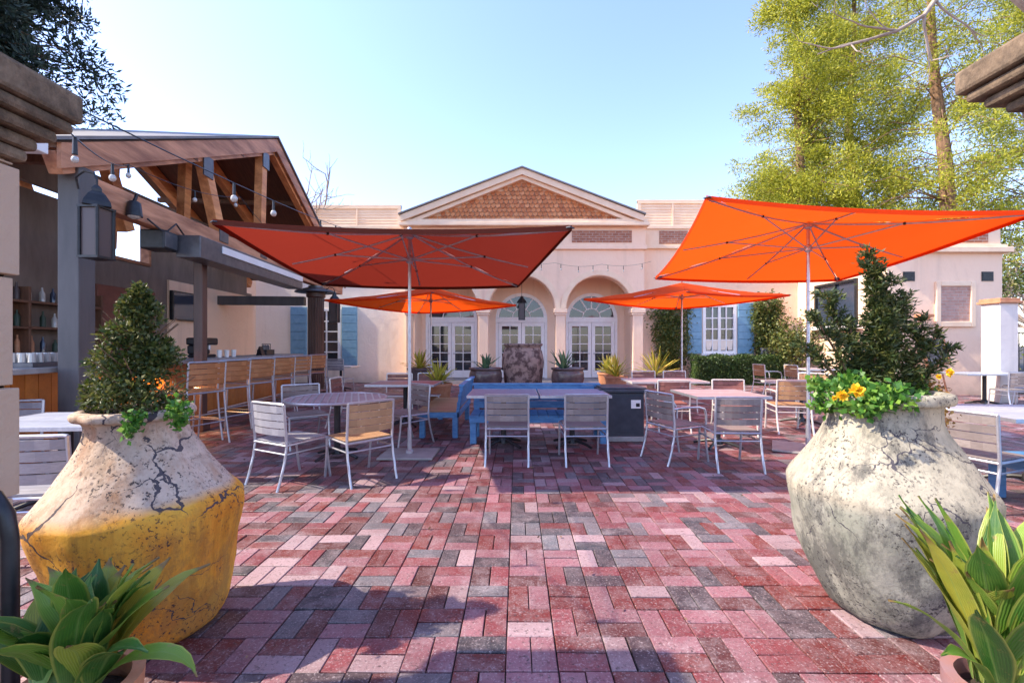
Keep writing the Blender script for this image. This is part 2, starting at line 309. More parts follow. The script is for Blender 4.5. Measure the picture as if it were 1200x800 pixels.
# ------------------------------------------------------------------ ground
def ground():
    g = MB(); g.poly([(-300,-60,-.02),(300,-60,-.02),(300,500,-.02),(-300,500,-.02)])
    g.build('ground', mottled('dark sandy joint filling', (.035, .028, .028), (.07, .055, .05), 3, .95, .3), kind='structure')
    B = .23; x0, y0 = -.05, 1.922
    V = []; Fc = []; cols = []
    pal = [((.150, .030, .026), .19), ((.22, .058, .065), .16), ((.28, .125, .145), .18), ((.38, .26, .275), .12), ((.045, .045, .052), .14), ((.13, .13, .145), .13), ((.085, .026, .024), .09)]
    pc = np.array([p[0] for p in pal]); pw = np.cumsum([p[1] for p in pal]); pw = pw / pw[-1]
    rr = random.Random(5)
    for bx in range(-42, 62):
        for by in range(-8, 62):
            X = x0 + bx*B; Y = y0 + by*B
            horiz = (bx + by) % 2 == 1
            for k in range(2):
                if horiz: a = (X, X+B, Y + k*B/2, Y + (k+1)*B/2)
                else: a = (X + k*B/2, X + (k+1)*B/2, Y, Y+B)
                gp = .0022 + rr.random()*.0016; h = rr.uniform(-.0026, .0026) + .010*noise.noise(Vector((X*.8, Y*.8, 0))); tx = rr.uniform(-.0018, .0018); ty = rr.uniform(-.0018, .0018); n = len(V); bv = .0035
                jx = rr.uniform(-.001, .001); jy = rr.uniform(-.001, .001)
                for (ins, z) in ((gp, -.014), (gp, -.0035), (gp + bv, 0)):
                    for (i, j) in ((0, 2), (1, 2), (1, 3), (0, 3)):
                        px = a[i] + (ins if i == 0 else -ins) + jx; py = a[j] + (ins if j == 2 else -ins) + jy
                        V.append((px, py, z + h + (tx if i else -tx) + (ty if j == 3 else -ty)))
                q = [[n+8, n+9, n+10, n+11]]
                for s_ in (0, 4):
                    for e in range(4): q.append([n+s_+e, n+s_+(e+1)%4, n+s_+4+(e+1)%4, n+s_+4+e])
                Fc += q; c = pc[int(np.searchsorted(pw, rr.random()))] * rr.uniform(.74, 1.08)
                cols += [(c[0], c[1], c[2], rr.random())] * 12
    me = bpy.data.meshes.new('brick_pavement'); me.from_pydata(V, [], Fc)
    ca = me.color_attributes.new('tone', 'FLOAT_COLOR', 'POINT'); ca.data.foreach_set('color', np.array(cols, dtype=np.float32).ravel())
    t = NT('basketweave clay pavers', .55, 0, .45); at = t.n('ShaderNodeAttribute'); at.attribute_name = 'tone'; c = at.outputs['Color']
    pit = t.noise(55, 5, .75); wear = t.noise(7, 6, .75); big = t.noise(.9, 4, .6)
    c = t.mix(t.ramp(wear, [(.44, 0.0), (.74, .55)]), c, (.31, .23, .24))
    c = t.mix(t.ramp(big, [(.35, .45), (.6, 0.0)]), c, (.08, .022, .022))
    lime = t.noise(2.6, 8, .8); c = t.mix(t.ramp(lime, [(.52, 0.0), (.68, .34)]), c, (.42, .37, .39))
    hs = t.n('ShaderNodeHueSaturation'); hs.inputs['Saturation'].default_value = 1.05; t.l(c, hs.inputs['Color']); c = hs.outputs[0]
    c = t.mix(t.ramp(pit, [(.34, .85), (.46, 0.0)]), c, (.03, .018, .02))
    c = t.mix(t.ramp(t.noise(90, 4, .7), [(.55, 0.0), (.66, .42)]), c, (.55, .46, .47))
    t.col(c).bump(t.math('ADD', pit, t.math('MULTIPLY', wear, .6)), .45, .006)
    t.l(t.ramp(wear, [(.3, .42), (.7, .62)]), t.b.inputs['Roughness'])
    me.materials.append(t.m); o = bpy.data.objects.new('brick_pavement', me); C.objects.link(o); o['kind'] = 'structure'
ground()
# ------------------------------------------------------------------ main building
def arch_wall(b, x0, x1, z0, z1, y0, y1, archs, n=20):
    """wall x0..x1 pierced by arched openings (cx, r, spring) down to z0"""
    xs = x0
    for (cx, r, zs) in archs:
        b.box(xs, cx - r, y0, y1, z0, z1); xs = cx + r
        a = [(cx - r*math.cos(math.pi*k/n), zs + r*math.sin(math.pi*k/n)) for k in range(n+1)]
        for k in range(n):
            (xa, za), (xb, zb) = a[k], a[k+1]
            b.poly([(xa, y0, za), (xb, y0, zb), (xb, y0, z1), (xa, y0, z1)])
            b.poly([(xa, y1, za), (xb, y1, zb), (xb, y1, z1), (xa, y1, z1)])
            b.poly([(xa, y0, za), (xb, y0, zb), (xb, y1, zb), (xa, y1, za)])
        b.poly([(cx-r, y0, z1), (cx+r, y0, z1), (cx+r, y1, z1), (cx-r, y1, z1)])
    b.box(xs, x1, y0, y1, z0, z1)
AY = 15.6; CXM = .17; BAY = 2.72
restaurant = thing('restaurant_building', 'peach stucco restaurant with three arches under a triangular shingled gable', 'building', (0, AY, 0))
RB = restaurant; YL = Matrix.Translation((0, -AY, 0))
def rbm(): return MB(YL)
b = rbm(); archs = [(CXM + BAY*k, 1.16, 2.66) for k in (-1, 0, 1)]
arch_wall(b, CXM - 4.12, CXM + 4.30, 2.66, 4.72, AY, AY + .42, archs)
b.build('arcade_wall', M['stucco'], RB)
for k, (xa, xb) in enumerate(((CXM-4.12, CXM-BAY-1.16), (CXM-BAY+1.16, CXM-1.16), (CXM+1.16, CXM+BAY-1.16), (CXM+BAY+1.16, CXM+4.30))):
    b = rbm(); b.box(xa + .03, xb - .03, AY + .03, AY + .39, 0, 2.52); b.box(xa - .04, xb + .04, AY - .04, AY + .46, 2.52, 2.66); b.box(xa - .01, xb + .01, AY - .01, AY + .43, 2.44, 2.52)
    b.box(xa - .02, xb + .02, AY - .02, AY + .44, 0, .22)
    b.build('column', M['stucco'], RB, .012)
for (cx, r, zs) in archs:        # thin raised arch moulding
    b = rbm(); n = 24
    for k in range(n):
        t0, t1 = math.pi*k/n, math.pi*(k+1)/n
        for (ra, rb_) in ((r + .02, r + .20),):
            p = [(cx - q*math.cos(t), AY - .04, zs + q*math.sin(t)) for t, q in ((t0, ra), (t1, ra), (t1, rb_), (t0, rb_))]
            b.prism(p, (0, .045, 0))
    b.build('arch_moulding', M['trim'], RB)
# entablature and pediment
b = rbm(); b.box(CXM-4.16, CXM+4.34, AY-.03, AY+.5, 4.72, 5.52); b.box(CXM-4.2, CXM+4.38, AY-.10, AY+.5, 4.735, 4.86)
b.build('frieze', M['stucco'], RB, .01)
for (xa, xb) in ((-3.5, -1.8), (1.75, 3.85)):
    b = rbm(); b.box(CXM+xa, CXM+xb, AY-.05, AY-.02, 4.98, 5.40); b.build('brick_panel', M['brick'], RB)
b = rbm(); b.box(CXM-4.26, CXM+4.42, AY-.28, AY+.6, 5.52, 5.64); b.box(CXM-4.2, CXM+4.36, AY-.20, AY+.6, 5.64, 5.76); b.build('cornice', M['trim'], RB, .015)
AP = 7.28; PZ0 = 5.76; HW = 3.86
b = rbm(); b.prism([(CXM-HW+.1, AY+.02, PZ0), (CXM+HW-.1, AY+.02, PZ0), (CXM, AY+.02, AP-.12)], (0, .4, 0)); b.build('gable_wall', M['trim'], RB)
def rake(y0, y1, t0, t1, name, mat, dx=0.0):
    b = rbm()
    for s in (-1, 1):
        p = []
        for (u, off) in ((1, t0), (0, t0), (0, t1), (1, t1)):
            p.append((CXM + s*u*(HW + .35 + dx), y0, PZ0 - .12 + (AP - PZ0 + .1)*(1-u) + off))
        b.prism(p, (0, y1 - y0, 0))
    return b.build(name, mat, RB)
rake(AY-.28, AY+.5, .02, .24, 'raking_cornice', M['trim']); rake(AY-.18, AY+.3, -.11, .02, 'raking_fascia', M['trim'], -.12); rake(AY-.34, AY+.6, .24, .29, 'gable_roof', M['roof'], .06)
b = rbm(); rowh = .145                      # scale shingles in the gable, one island each
z = PZ0 + .01; k = 0
while z < AP - .34:
    half = (AP - .20 - z) / (AP - PZ0) * (HW) - .02
    x = -half + (.085 if k % 2 else 0)
    while x < half - .05:
        tz = .022 + .02*random.random(); xx = CXM + x
        p = [(xx+.012, AY-.02-tz, z+.03), (xx+.085, AY-.02-tz, z-.035), (xx+.158, AY-.02-tz, z+.03), (xx+.158, AY-.005, z+rowh), (xx+.012, AY-.005, z+rowh)]
        b.prism(p, (0, .03, 0)); x += .17
    z += rowh; k += 1
b.build('gable_shingles', M['tile'], RB)
# side walls, parapets, louvred roof screens
WY = 16.3
def win_wall(x0, x1, holes, z1, name, mat):
    b = rbm(); xs = x0
    for (a, c, z0h, z1h) in holes:
        b.box(xs, a, WY, WY+.3, 0, z1); b.box(a, c, WY, WY+.3, 0, z0h); b.box(a, c, WY, WY+.3, z1h, z1); xs = c
    b.box(xs, x1, WY, WY+.3, 0, z1); return b.build(name, mat, RB)
WL = (PX(366, WY), PX(399, WY), .66, 2.72); WR = (PX(824, WY), PX(862, WY), 1.08, 2.86)
win_wall(-9.6, CXM-4.12, [WL], 4.9, 'wall', M['stucco_white']); win_wall(CXM+4.30, 10.3, [WR], 4.9, 'wall', M['stucco'])
for (xa, xb) in ((-9.6, CXM-4.14), (CXM+4.36, 10.29)):
    b = rbm(); b.box(xa, xb, WY-.14, WY+.3, 4.9, 5.02); b.box(xa, xb, WY-.06, WY+.3, 5.02, 5.62); b.box(xa, xb, WY-.12, WY+.34, 5.62, 5.74); b.build('parapet', M['trim'], RB, .01)
for (xa, xb) in ((PX(772, WY), PX(805, WY)), (PX(835, WY), PX(880, WY)), (PX(905, WY), 10.0), (-9.2, -7.4), (-6.9, -5.0)):
    b = rbm(); b.box(xa, xb, WY-.08, WY-.05, 5.08, 5.56); b.build('brick_panel', M['brick'], RB)
for (xa, xb, z0, z1) in ((PX(366, 17), PX(470, 17), 5.74, 6.72), (PX(747, 17), PX(830, 17), 5.74, 6.92)):
    f = rbm(); Yl = 17.0
    f.box(xa, xa+.14, Yl, Yl+.1, z0, z1); f.box(xb-.14, xb, Yl, Yl+.1, z0, z1); f.box(xa, xb, Yl-.004, Yl+.104, z1-.12, z1+.02); f.box(xa, xb, Yl-.004, Yl+.104, z0, z0+.1)
    f.box((xa+xb)/2-.03, (xa+xb)/2+.03, Yl+.002, Yl+.098, z0+.1, z1-.12)
    fr = f.build('louvre_screen', M['trim'], RB)
    s = rbm(); zz = z0 + .16
    while zz < z1 - .14: s.bar((xa+.14, Yl+.05, zz), (xb-.14, Yl+.05, zz), .02, .112, (0, .25, .97)); zz += .105
    s.build('louvre_blades', M['trim'], fr)
# portico room
b = rbm(); DY = 17.2
b.box(CXM-4.12, CXM-3.86, AY+.42, DY, 0, 4.7); b.box(CXM+3.98, CXM+4.3, AY+.42, DY, 0, 4.7); b.box(CXM-3.86, CXM+3.98, AY+.42, DY+.2, 4.0, 4.2)
b.build('portico_side_wall', M['stucco'], RB)
b = rbm(); da = [(CXM + BAY*k, 1.0, 2.40) for k in (-1, 0, 1)]
arch_wall(b, CXM-3.86, CXM+3.98, 2.4, 4.0, DY, DY+.2, da)
for xa, xb in ((CXM-3.86, CXM-BAY-1), (CXM-BAY+1, CXM-1), (CXM+1, CXM+BAY-1), (CXM+BAY+1, CXM+3.98)): b.box(xa, xb, DY, DY+.2, 0, 2.4)
b.build('portico_back_wall', M['stucco'], RB)
b = rbm(); b.box(CXM-4.0, CXM+4.1, DY+2.8, DY+3, -.01, 4); b.build('room_wall', M['barwall'], RB)
b = rbm(); b.box(CXM-3.86, CXM+3.98, AY+.1, DY+3, 0.004, .1); b.build('portico_floor', M['concrete'], RB)
b = rbm(); b.box(-9.6, 10.3, WY+.3, WY+9, 4.6, 4.75); b.build('flat_roof', M['roof'], RB)
for (cx, r, zs) in da:
    d = rbm(); y0 = DY + .03; y1 = DY + .13; n = 20; ri = r - .13
    for k in range(n):
        t0, t1 = math.pi*k/n, math.pi*(k+1)/n
        d.prism([(cx - q*math.cos(t), y0, zs + q*math.sin(t)) for t, q in ((t0, ri), (t1, ri), (t1, r), (t0, r))], (0, y1-y0, 0))
    d.box(cx-r, cx-r+.10, y0, y1, .1, zs); d.box(cx+r-.10, cx+r, y0, y1, .1, zs); d.box(cx-r, cx+r, y0-.02, y1+.02, zs-.14, zs+.06)
    for k in range(1, 6):
        t = math.pi*k/6; d.bar((cx - .34*math.cos(t), y0+.05, zs+.06 + .34*math.sin(t)), (cx - (ri+.01)*math.cos(t), y0+.05, zs + (ri+.01)*math.sin(t)), .04, .035, (0, 1, 0))
    d.tube([(cx - .34*math.cos(math.pi*k/12), y0+.05, zs+.06 + .34*math.sin(math.pi*k/12)) for k in range(13)], .02, 6)
    fr = d.build('door_frame', M['white'], RB)
    g = rbm(); g.prism([(cx - ri*math.cos(math.pi*k/20), y0+.06, zs + ri*math.sin(math.pi*k/20)) for k in range(21)], (0, .012, 0)); g.build('fanlight_glass', M['glass'], fr)
    for s in (-1, 1):
        x0, x1 = (cx - r + .11, cx - .008) if s < 0 else (cx + .008, cx + r - .11); zt = zs - .15; zb = .12
        l = rbm(); l.box(x0, x0+.13, y0+.01, y1-.01, zb, zt); l.box(x1-.13, x1, y0+.01, y1-.01, zb, zt); l.box(x0+.13, x1-.13, y0+.01, y1-.01, zt-.14, zt); l.box(x0+.13, x1-.13, y0+.01, y1-.01, zb, zb+.28)
        gx0, gx1, gz0, gz1 = x0+.13, x1-.13, zb+.28, zt-.14
        l.box((gx0+gx1)/2-.015, (gx0+gx1)/2+.015, y0+.02, y1-.02, gz0, gz1)
        for k in range(1, 5): zz = gz0 + (gz1-gz0)*k/5; l.box(gx0, gx1, y0+.022, y1-.022, zz-.015, zz+.015)
        lf = l.build('door', M['white'], RB)
        g = rbm(); g.box(gx0, gx1, y0+.05, y0+.06, gz0, gz1); g.build('glass', M['glass'], lf)
        hd = rbm(); hx = cx + s*.075; hd.tube([(hx, y0-.04, 1.05), (hx+s*.08, y0-.04, 1.05)], .01, 6); hd.tube([(hx, y0-.04, 1.05), (hx, y0+.01, 1.05)], .012, 6); hd.build('handle', M['steel'], lf)
def window(hole, cols, rows, sh, double=False):
    xa, xb, z0, z1 = hole; y0 = WY - .03; f = rbm(); fw = .09
    f.box(xa-.02, xa+fw, y0, y0+.14, z0, z1); f.box(xb-fw, xb+.02, y0, y0+.14, z0, z1); f.box(xa+fw, xb-fw, y0, y0+.14, z1-fw, z1); f.box(xa+fw, xb-fw, y0, y0+.14, z0, z0+fw)
    gx0, gx1, gz0, gz1 = xa+fw, xb-fw, z0+fw, z1-fw
    for k in range(1, cols): x = gx0 + (gx1-gx0)*k/cols; wd = .05 if (double and k*2 == cols) else .02; f.box(x-wd, x+wd, y0+.02, y0+.12, gz0, gz1)
    for k in range(1, rows): zz = gz0 + (gz1-gz0)*k/rows; f.box(gx0, gx1, y0+.024, y0+.116, zz-.02, zz+.02)
    fr = f.build('window', M['white'], RB)
    g = rbm(); g.box(gx0, gx1, y0+.07, y0+.08, gz0, gz1); g.build('pane', M['glass'], fr)
    s_ = rbm(); s_.box(xa-.1, xb+.1, y0-.08, y0+.14, z0-.09, z0-.002); s_.build('sill', M['white'], fr)
    for (a, c) in sh:
        s_ = rbm(); s_.box(a, c, WY-.045, WY-.002, z0-.02, z1+.06)
        n = 7; hh = (z1-z0+.08)/n
        for k in range(n): s_.box(a+.012, c-.012, WY-.068, WY-.04, z0-.02 + k*hh + .014, z0-.02 + (k+1)*hh - .014)
        s_.build('shutter', M['blue'], RB, .004)
    return fr
window(WL, 2, 5, [(PX(341, WY), PX(360, WY)), (PX(401, WY), PX(419, WY))])
fr = window(WR, 4, 4, [(PX(805, WY), PX(822, WY)), (PX(864, WY), PX(883, WY))], True)
for s in (-1, 1):                      # half curtains behind the lower panes
    cx = (WR[0]+WR[1])/2 + s*.27
    c = rbm(); c.prism([(cx-.22, WY+.0, 1.56), (cx+.22, WY+.0, 1.56), (cx+.20, WY, 1.2), (cx+.06, WY, 1.2), (cx, WY, 1.42), (cx-.06, WY, 1.2), (cx-.20, WY, 1.2)], (0, .03, 0)); c.build('curtain', M['stucco_white'], fr)
b = rbm(); b.box(-9.9, -9.6, 13.2, WY+.3, 0, 4.3); b.box(-9.95, -9.56, 13.2, WY+.28, 4.3, 4.42); b.build('wing_wall', M['stucco'], RB)
# ------------------------------------------------------------------ annex on the right
XA, YA, XB = 10.3, 12.35, 13.5
an = thing('annex_building', 'pale stucco annex with a brick filled niche and two small vents', 'building', (XA, YA, 0)); AM = Matrix.Translation((-XA, -YA, 0))
b = MB(AM); b.box(XA, XB, YA, YA+.3, 0, 3.95)
b.box(XA, XA+.3, YA+.3, 13.4, 0, 3.95); b.box(XA, XA+.3, 15.3, WY, 0, 3.95); b.box(XA, XA+.3, 13.4, 15.3, 0, 2.0); b.box(XA, XA+.3, 13.4, 15.3, 3.42, 3.95); b.box(XB-.3, XB, YA+.3, WY, 0, 3.95)
b.build('wall', M['stucco'], an)
b = MB(AM); b.box(XA-.16, XB+.16, YA-.16, WY, 3.95, 4.10); b.box(XA-.08, XB+.08, YA-.08, WY, 4.10, 4.18); b.build('cornice', M['trim'], an, .015)
b = MB(AM); b.box(XA+.02, XB-.02, YA+.02, WY, 4.18, 4.72); b.box(XA-.04, XB+.04, YA-.04, WY, 4.72, 4.80); b.build('parapet', M['trim'], an, .01)
for (xa, xb) in ((10.7, 11.7), (12.1, 13.1)):
    b = MB(AM); b.box(xa, xb, YA-.01, YA+.025, 4.25, 4.66); b.build('brick_panel', M['brick'], an)
nx0, nx1 = PX(1095, YA), PX(1141, YA); nz0, nz1 = PZ(383, YA), PZ(330, YA)
b = MB(AM); b.box(nx0, nx0+.13, YA-.07, YA, nz0, nz1); b.box(nx1-.13, nx1, YA-.07, YA, nz0, nz1); b.box(nx0+.13, nx1-.13, YA-.07, YA, nz1-.13, nz1); b.box(nx0+.13, nx1-.13, YA-.07, YA, nz0, nz0+.15); b.build('niche_frame', M['trim'], an, .015)
b = MB(AM); b.box(nx0+.13, nx1-.13, YA-.025, YA, nz0+.15, nz1-.13); b.build('niche_brickwork', brickmat('pale pink brick', (.46, .25, .19), (.55, .33, .26), (.48, .36, .30), .23), an)
for px in (1058, 1150):
    b = MB(AM); x = PX(px, YA)
    for k in range(5): b.box(x+.02, x+.30, YA-.03, YA+.001, 3.20+k*.045, 3.225+k*.045)
    b.box(x, x+.32, YA-.02, YA-.002, 3.17, 3.43); b.build('vent', M['black'], an)
b = MB(AM); b.box(PX(1071, YA), PX(1087, YA), YA-.22, YA-.002, 2.16, 2.24); b.box(PX(1074, YA), PX(1084, YA), YA-.16, YA-.002, 2.08, 2.16); b.build('ledge', M['terracotta'], an, .01)
f = MB(AM); f.box(XA-.06, XA+.02, 13.4, 13.48, 2.0, 3.42); f.box(XA-.06, XA+.02, 15.22, 15.3, 2.0, 3.42); f.box(XA-.06, XA+.02, 13.48, 15.22, 2.0, 2.08); f.box(XA-.06, XA+.02, 13.48, 15.22, 3.34, 3.42); f.box(XA-.05, XA+.01, 14.32, 14.38, 2.08, 3.34)
wf = f.build('window', M['black'], an); b = MB(AM); b.box(XA+.02, XA+.04, 13.48, 15.22, 2.08, 3.34); b.build('pane', M['screen'], wf)
b = MB(AM); b.box(XA-.3, XA-.003, 13.2, 15.5, 1.88, 1.99); b.build('counter_shelf', M['white'], an, .01)
pw_ = thing('gate_pillar', 'freestanding white pillar with a terracotta tile cap in front of the annex', 'pillar', (PX(1171, 10.9), 10.9, 0))
b = MB(); b.box(-.22, .22, -.22, .22, 0, 2.4); b.build('shaft', M['stone_white'], pw_, .01)
b = MB(); b.box(-.28, .28, -.28, .28, 2.402, 2.46); b.box(-.25, .25, -.25, .25, 2.46, 2.53); b.build('cap', M['terracotta'], pw_, .01)
# ------------------------------------------------------------------ gate piers in the foreground
def pier(name, label, xin, sgn, yr, ztop, mat, oh):
    t = thing(name, label, 'gate pier', (xin + sgn*.35, yr - .35, 0), 0, 'gate piers framing the entrance')
    b = MB(); z = 0; k = 0; zt = ztop - .32
    while z < zt - .01:
        h = min(.42, zt - z); e = 0 if k % 2 else .012; b.box(-.35-e, .35+e, -.35-e, .35+e, z+.004, z + h - .008); b.box(-.335, .335, -.335, .335, z-.01, z+h+.006); z += h; k += 1
    b.build('shaft', mat, t, .008)
    c = MB(); c.box(-.38, .38, -.38, .38, zt, zt+.05)
    for (o_, za, zb) in ((oh*.35, .05, .10), (oh*.62, .10, .15), (oh*.85, .15, .20), (oh, .20, .32)): c.box(-.35-o_, .35+o_, -.35-o_, .35+o_, zt+za, zt+zb)
    c.build('cap', M['cap'], t, .018); return t
pier('gate_pier', 'tan stone gate pier with a heavy weathered cap at the left edge of the photo', -1.93, -1, 1.70, 2.44, M['stone'], .14)
pier('gate_pier', 'white rendered gate pier with a dark moulded cap at the right edge of the photo', 2.42, 1, 2.08, 2.80, M['stone_white'], .19)
hr = thing('handrail', 'black curved metal handrail beside the left gate pier', 'handrail', (-1.68, 1.46, 0))
b = MB(); b.tube([(-.25, 0, 0), (-.25, 0, .78), (-.235, 0, .86), (-.19, 0, .92), (-.12, 0, .945), (-.04, 0, .92), (0, 0, .86), (.012, 0, .78), (.015, 0, 0)], .022, 12); b.build('rail', M['black'], hr, smooth=True)
b = MB(); b.lathe([(.05, 0), (.05, .01)], 16, (-.25, 0, 0)); b.lathe([(.05, 0), (.05, .01)], 16, (.015, 0, 0)); b.build('flange', M['black'], hr)
# ------------------------------------------------------------------ bar pavilion (frame: u along the gable, v away from the courtyard)
PHI = R(5); P0 = Vector((-5.0, 5.04, 0))
def uv(u, v, z=0): return (P0.x - math.sin(PHI)*u - math.cos(PHI)*v, P0.y + math.cos(PHI)*u - math.sin(PHI)*v, z)
pav = thing('bar_pavilion', 'open timber bar pavilion with a cedar gable and grey posts', 'pavilion', tuple(P0), PHI)
def pb(): return MB(Matrix(((0, -1, 0, 0), (1, 0, 0, 0), (0, 0, 1, 0), (0, 0, 0, 1))))   # local coords given as (u, v, z)
UA, ZA, ZE = 4.72, 5.86, 3.66; SL = (ZA-ZE)/UA
for (u, v, s) in ((0, 0, .11), (2.25, 0, .07), (0, 3.0, .14), (9.3, 3.0, .14)):
    b = pb(); b.box(u-s, u+s, v-s, v+s, 0, {.11: 3.42, .07: 3.02, .14: 3.3}[s]); b.box(u-s-.03, u+s+.03, v-s-.03, v+s+.03, 0, .22); b.build('post', M['post_brown'] if s == .07 else M['post'], pav, .01)
b = pb(); n = 20
prof = []
b.lathe([(.27, 0), (.27, .15), (.2, .2)], 20, (7.45, 0, 0))
for k in range(n):
    t = 2*math.pi*k/n; b.tube([(7.45+.18*math.cos(t), .18*math.sin(t), .2), (7.45+.18*math.cos(t), .18*math.sin(t), 2.7)], .034, 6)
b.lathe([(.2, 2.7), (.25, 2.74), (.25, 2.84)], 20, (7.45, 0, 0)); b.build('fluted_column', M['post_brown'], pav)
b = pb(); b.lathe([(.26, 2.845), (.55, 2.86), (.53, 2.9), (.2, 3.0), (.2, 3.04)], 24, (7.45, 0, 0)); b.build('column_hood', M['steel'], pav, smooth=True)
for v in (0, 1.5, 2.9):
    if v == 0: b = pb(); b.box(.112, 9.6, v-.09, v+.09, 3.04, 3.36); b.build('tie_beam', M['timber'], pav, .012)
    for s in (0, 1):
        ua, ub = (0, UA) if s == 0 else (2*UA, UA)
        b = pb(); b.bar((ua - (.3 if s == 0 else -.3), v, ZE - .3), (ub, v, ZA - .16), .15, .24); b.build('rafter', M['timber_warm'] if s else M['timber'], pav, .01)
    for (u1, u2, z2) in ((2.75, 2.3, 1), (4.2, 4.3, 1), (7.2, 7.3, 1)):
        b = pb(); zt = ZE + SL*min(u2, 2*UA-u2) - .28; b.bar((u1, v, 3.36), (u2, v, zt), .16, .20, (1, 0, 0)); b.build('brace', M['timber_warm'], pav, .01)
        if v == 0:
            for zz, uu in ((3.38, u1), (zt - .1, u2)):
                b = pb(); b.box(uu-.13, uu+.13, v-.105, v-.083, zz-.18, zz+.16)
                b.build('steel_plate', M['steel'], pav, .003)
b = pb(); b.box(7.35, 7.55, .3, 3.0, 2.5, 2.74); b.build('cross_beam', M['post'], pav, .01)
for v in (-.14,):
    for s in (0, 1):
        b = pb(); ua, ub = (-.35, UA) if s == 0 else (2*UA+.35, UA)
        b.prism([(ua, v, ZE-.22+ (-.35*SL)), (ub, v, ZA-.22), (ub, v, ZA+.06), (ua, v, ZE+.06 + (-.35*SL))], (0, .05, 0)); b.build('barge_board', M['timber'], pav, .006)
for s in (0, 1):
    ua, ub = (-.45, UA) if s == 0 else (2*UA+.45, UA)
    b = pb(); z1 = ZE + .09 - .45*SL
    b.prism([(ua, -.17, z1), (ub, -.17, ZA+.09), (ub, -.17, ZA+.13), (ua, -.17, z1+.04)], (0, 3.63, 0)); b.build('roof', M['roof'], pav)
    b = pb(); b.prism([(ua+.1*(1-2*s), -.085, z1-.04), (ub, -.085, ZA+.0), (ub, -.085, ZA+.085), (ua+.1*(1-2*s), -.085, z1+.03)], (0, 3.45, 0)); b.build('roof_boards', M['soffit'], pav)
for k in range(7):                      # purlins under the boards
    u = .6 + k*1.4; z = ZE + SL*min(u, 2*UA-u) - .16
    b = pb(); b.box(u-.05, u+.05, -.085, 3.3, z-.1, z); b.build('purlin', M['soffit'], pav)
b = pb(); b.box(-.66, -.50, -.15, 3.4, 3.36, 3.50); b.box(-.69, -.66, -.15, 3.4, 3.40, 3.53); b.build('gutter', M['tube_light'], pav, .01)
b = pb(); VW = 2.62                     # back wall with openings below the gable
for a in ((.0, 3.3, 0, 3.0), (5.35, 9.3, 0, 3.0), (3.3, 5.35, 0, 3.0)): b.box(a[0], a[1], VW, VW+.1, a[2], a[3])
b.box(0.3, 3.9, VW, VW+.1, 3.0, 3.9); b.box(4.85, 9.0, VW, VW+.1, 3.0, 3.9); b.box(3.9, 4.85, VW, VW+.1, 3.0, 3.14); b.box(2, 7.8, VW, VW+.1, 4.02, 4.6)
b.build('back_wall', M['barwall'], pav)
b = pb(); b.box(3.5, 5.0, VW-.06, VW-.002, 1.1, 2.55); b.build('back_panel', mottled('dark red stained panel', (.16, .05, .035), (.22, .075, .05), 5, .6, .2), pav, .01)
b = pb(); b.box(5.45, 9.3, VW-.05, VW-.004, 1.0, 2.9); b.build('plaster_panel', M['stucco'], pav)
b = pb()
for a in ((3.86, 3.92, 3.1, 4.06), (4.83, 4.89, 3.1, 4.06)): b.box(a[0], a[1], VW-.05, VW+.14, a[2], a[3])
b.box(3.92, 4.83, VW-.05, VW+.14, 4.0, 4.06); b.box(3.92, 4.83, VW-.05, VW+.14, 3.10, 3.16); b.build('opening_frame', M['timber'], pav)
# long steel hood box with a pale reflector strip, hung under the tie beam
hood = thing('hood_box', 'long grey steel heater box with a white side strip hung below the tie beam', 'heater', uv(1.5, -.24), PHI)
b = pb(); b.box(0, 3.85, -.2, .14, 2.70, 3.03); b.build('body', M['steel'], hood, .01)
b = pb(); b.box(.55, 3.80, -.222, -.201, 2.87, 2.985); b.build('reflector', M['tube_light'], hood, .004)
for u in (.5, 1.9, 3.4):
    b = pb(); b.box(u-.02, u+.02, -.02, .02, 3.02, 3.10); b.build('bracket', M['black'], hood)
sp = thing('speaker', 'black speaker box hung beside the grey heater box', 'speaker', uv(1.3, -.12), PHI)
b = pb(); b.box(-.12, .18, -.02, .3, 2.76, 3.03); b.build('cabinet', M['black'], sp, .02); b = pb(); b.box(-.1, .16, -.03, -.021, 2.79, 3.0); b.build('grille', M['steel'], sp, .003)
def lantern(name, label, loc, s, group=None, mount='arm'):
    t = thing(name, label, 'lantern', loc, 0, group)
    b = MB(); h = .5*s; w_ = .085*s
    for sx in (-1, 1):
        for sy in (-1, 1): b.tube([(sx*w_, sy*w_, -h*.5), (sx*w_, sy*w_, h*.45)], .012*s+.003, 6)
    for z in (-h*.5, h*.45): b.box(-w_-.015, w_+.015, -w_-.015, w_+.015, z-.012, z+.012)
    b.build('frame', M['black'], t)
    b = MB(); b.box(-w_*.93, w_*.93, -w_*.93, w_*.93, -h*.48, h*.43); b.build('glass', M['lampglass'], t)
    b = MB(); b.lathe([(w_*1.7, h*.47), (w_*1.6, h*.55), (w_*1.0, h*.70), (w_*.6, h*.76), (w_*.6, h*.82), (.01, h*.9)], 4 if mount != 'round' else 16, (0, 0, 0)); b.build('roof', M['black'], t)
    b = MB()
    if mount == 'arm': b.tube([(0, 0, h*.88), (.0, 0, h*1.0), (-.03*s, 0, h*1.12), (-.12*s, 0, h*1.16), (-.2*s, .0, h*1.05), (-.22*s, .05, h*.85)], .012, 8)
    else: b.tube([(0, 0, h*.88), (0, 0, h*.88 + mount_len)], .008, 6)
    b.build('bracket' if mount == 'arm' else 'chain', M['black'], t); return t
lantern('wall_lantern', 'large glass lantern on the near grey pavilion post', (-4.50, 4.75, 2.62), 1.12)
lantern('wall_lantern', 'small lantern on the side of the brown fluted column', (PX(392, 12.2), 12.2, PZ(365, 12.2)), 1.15)
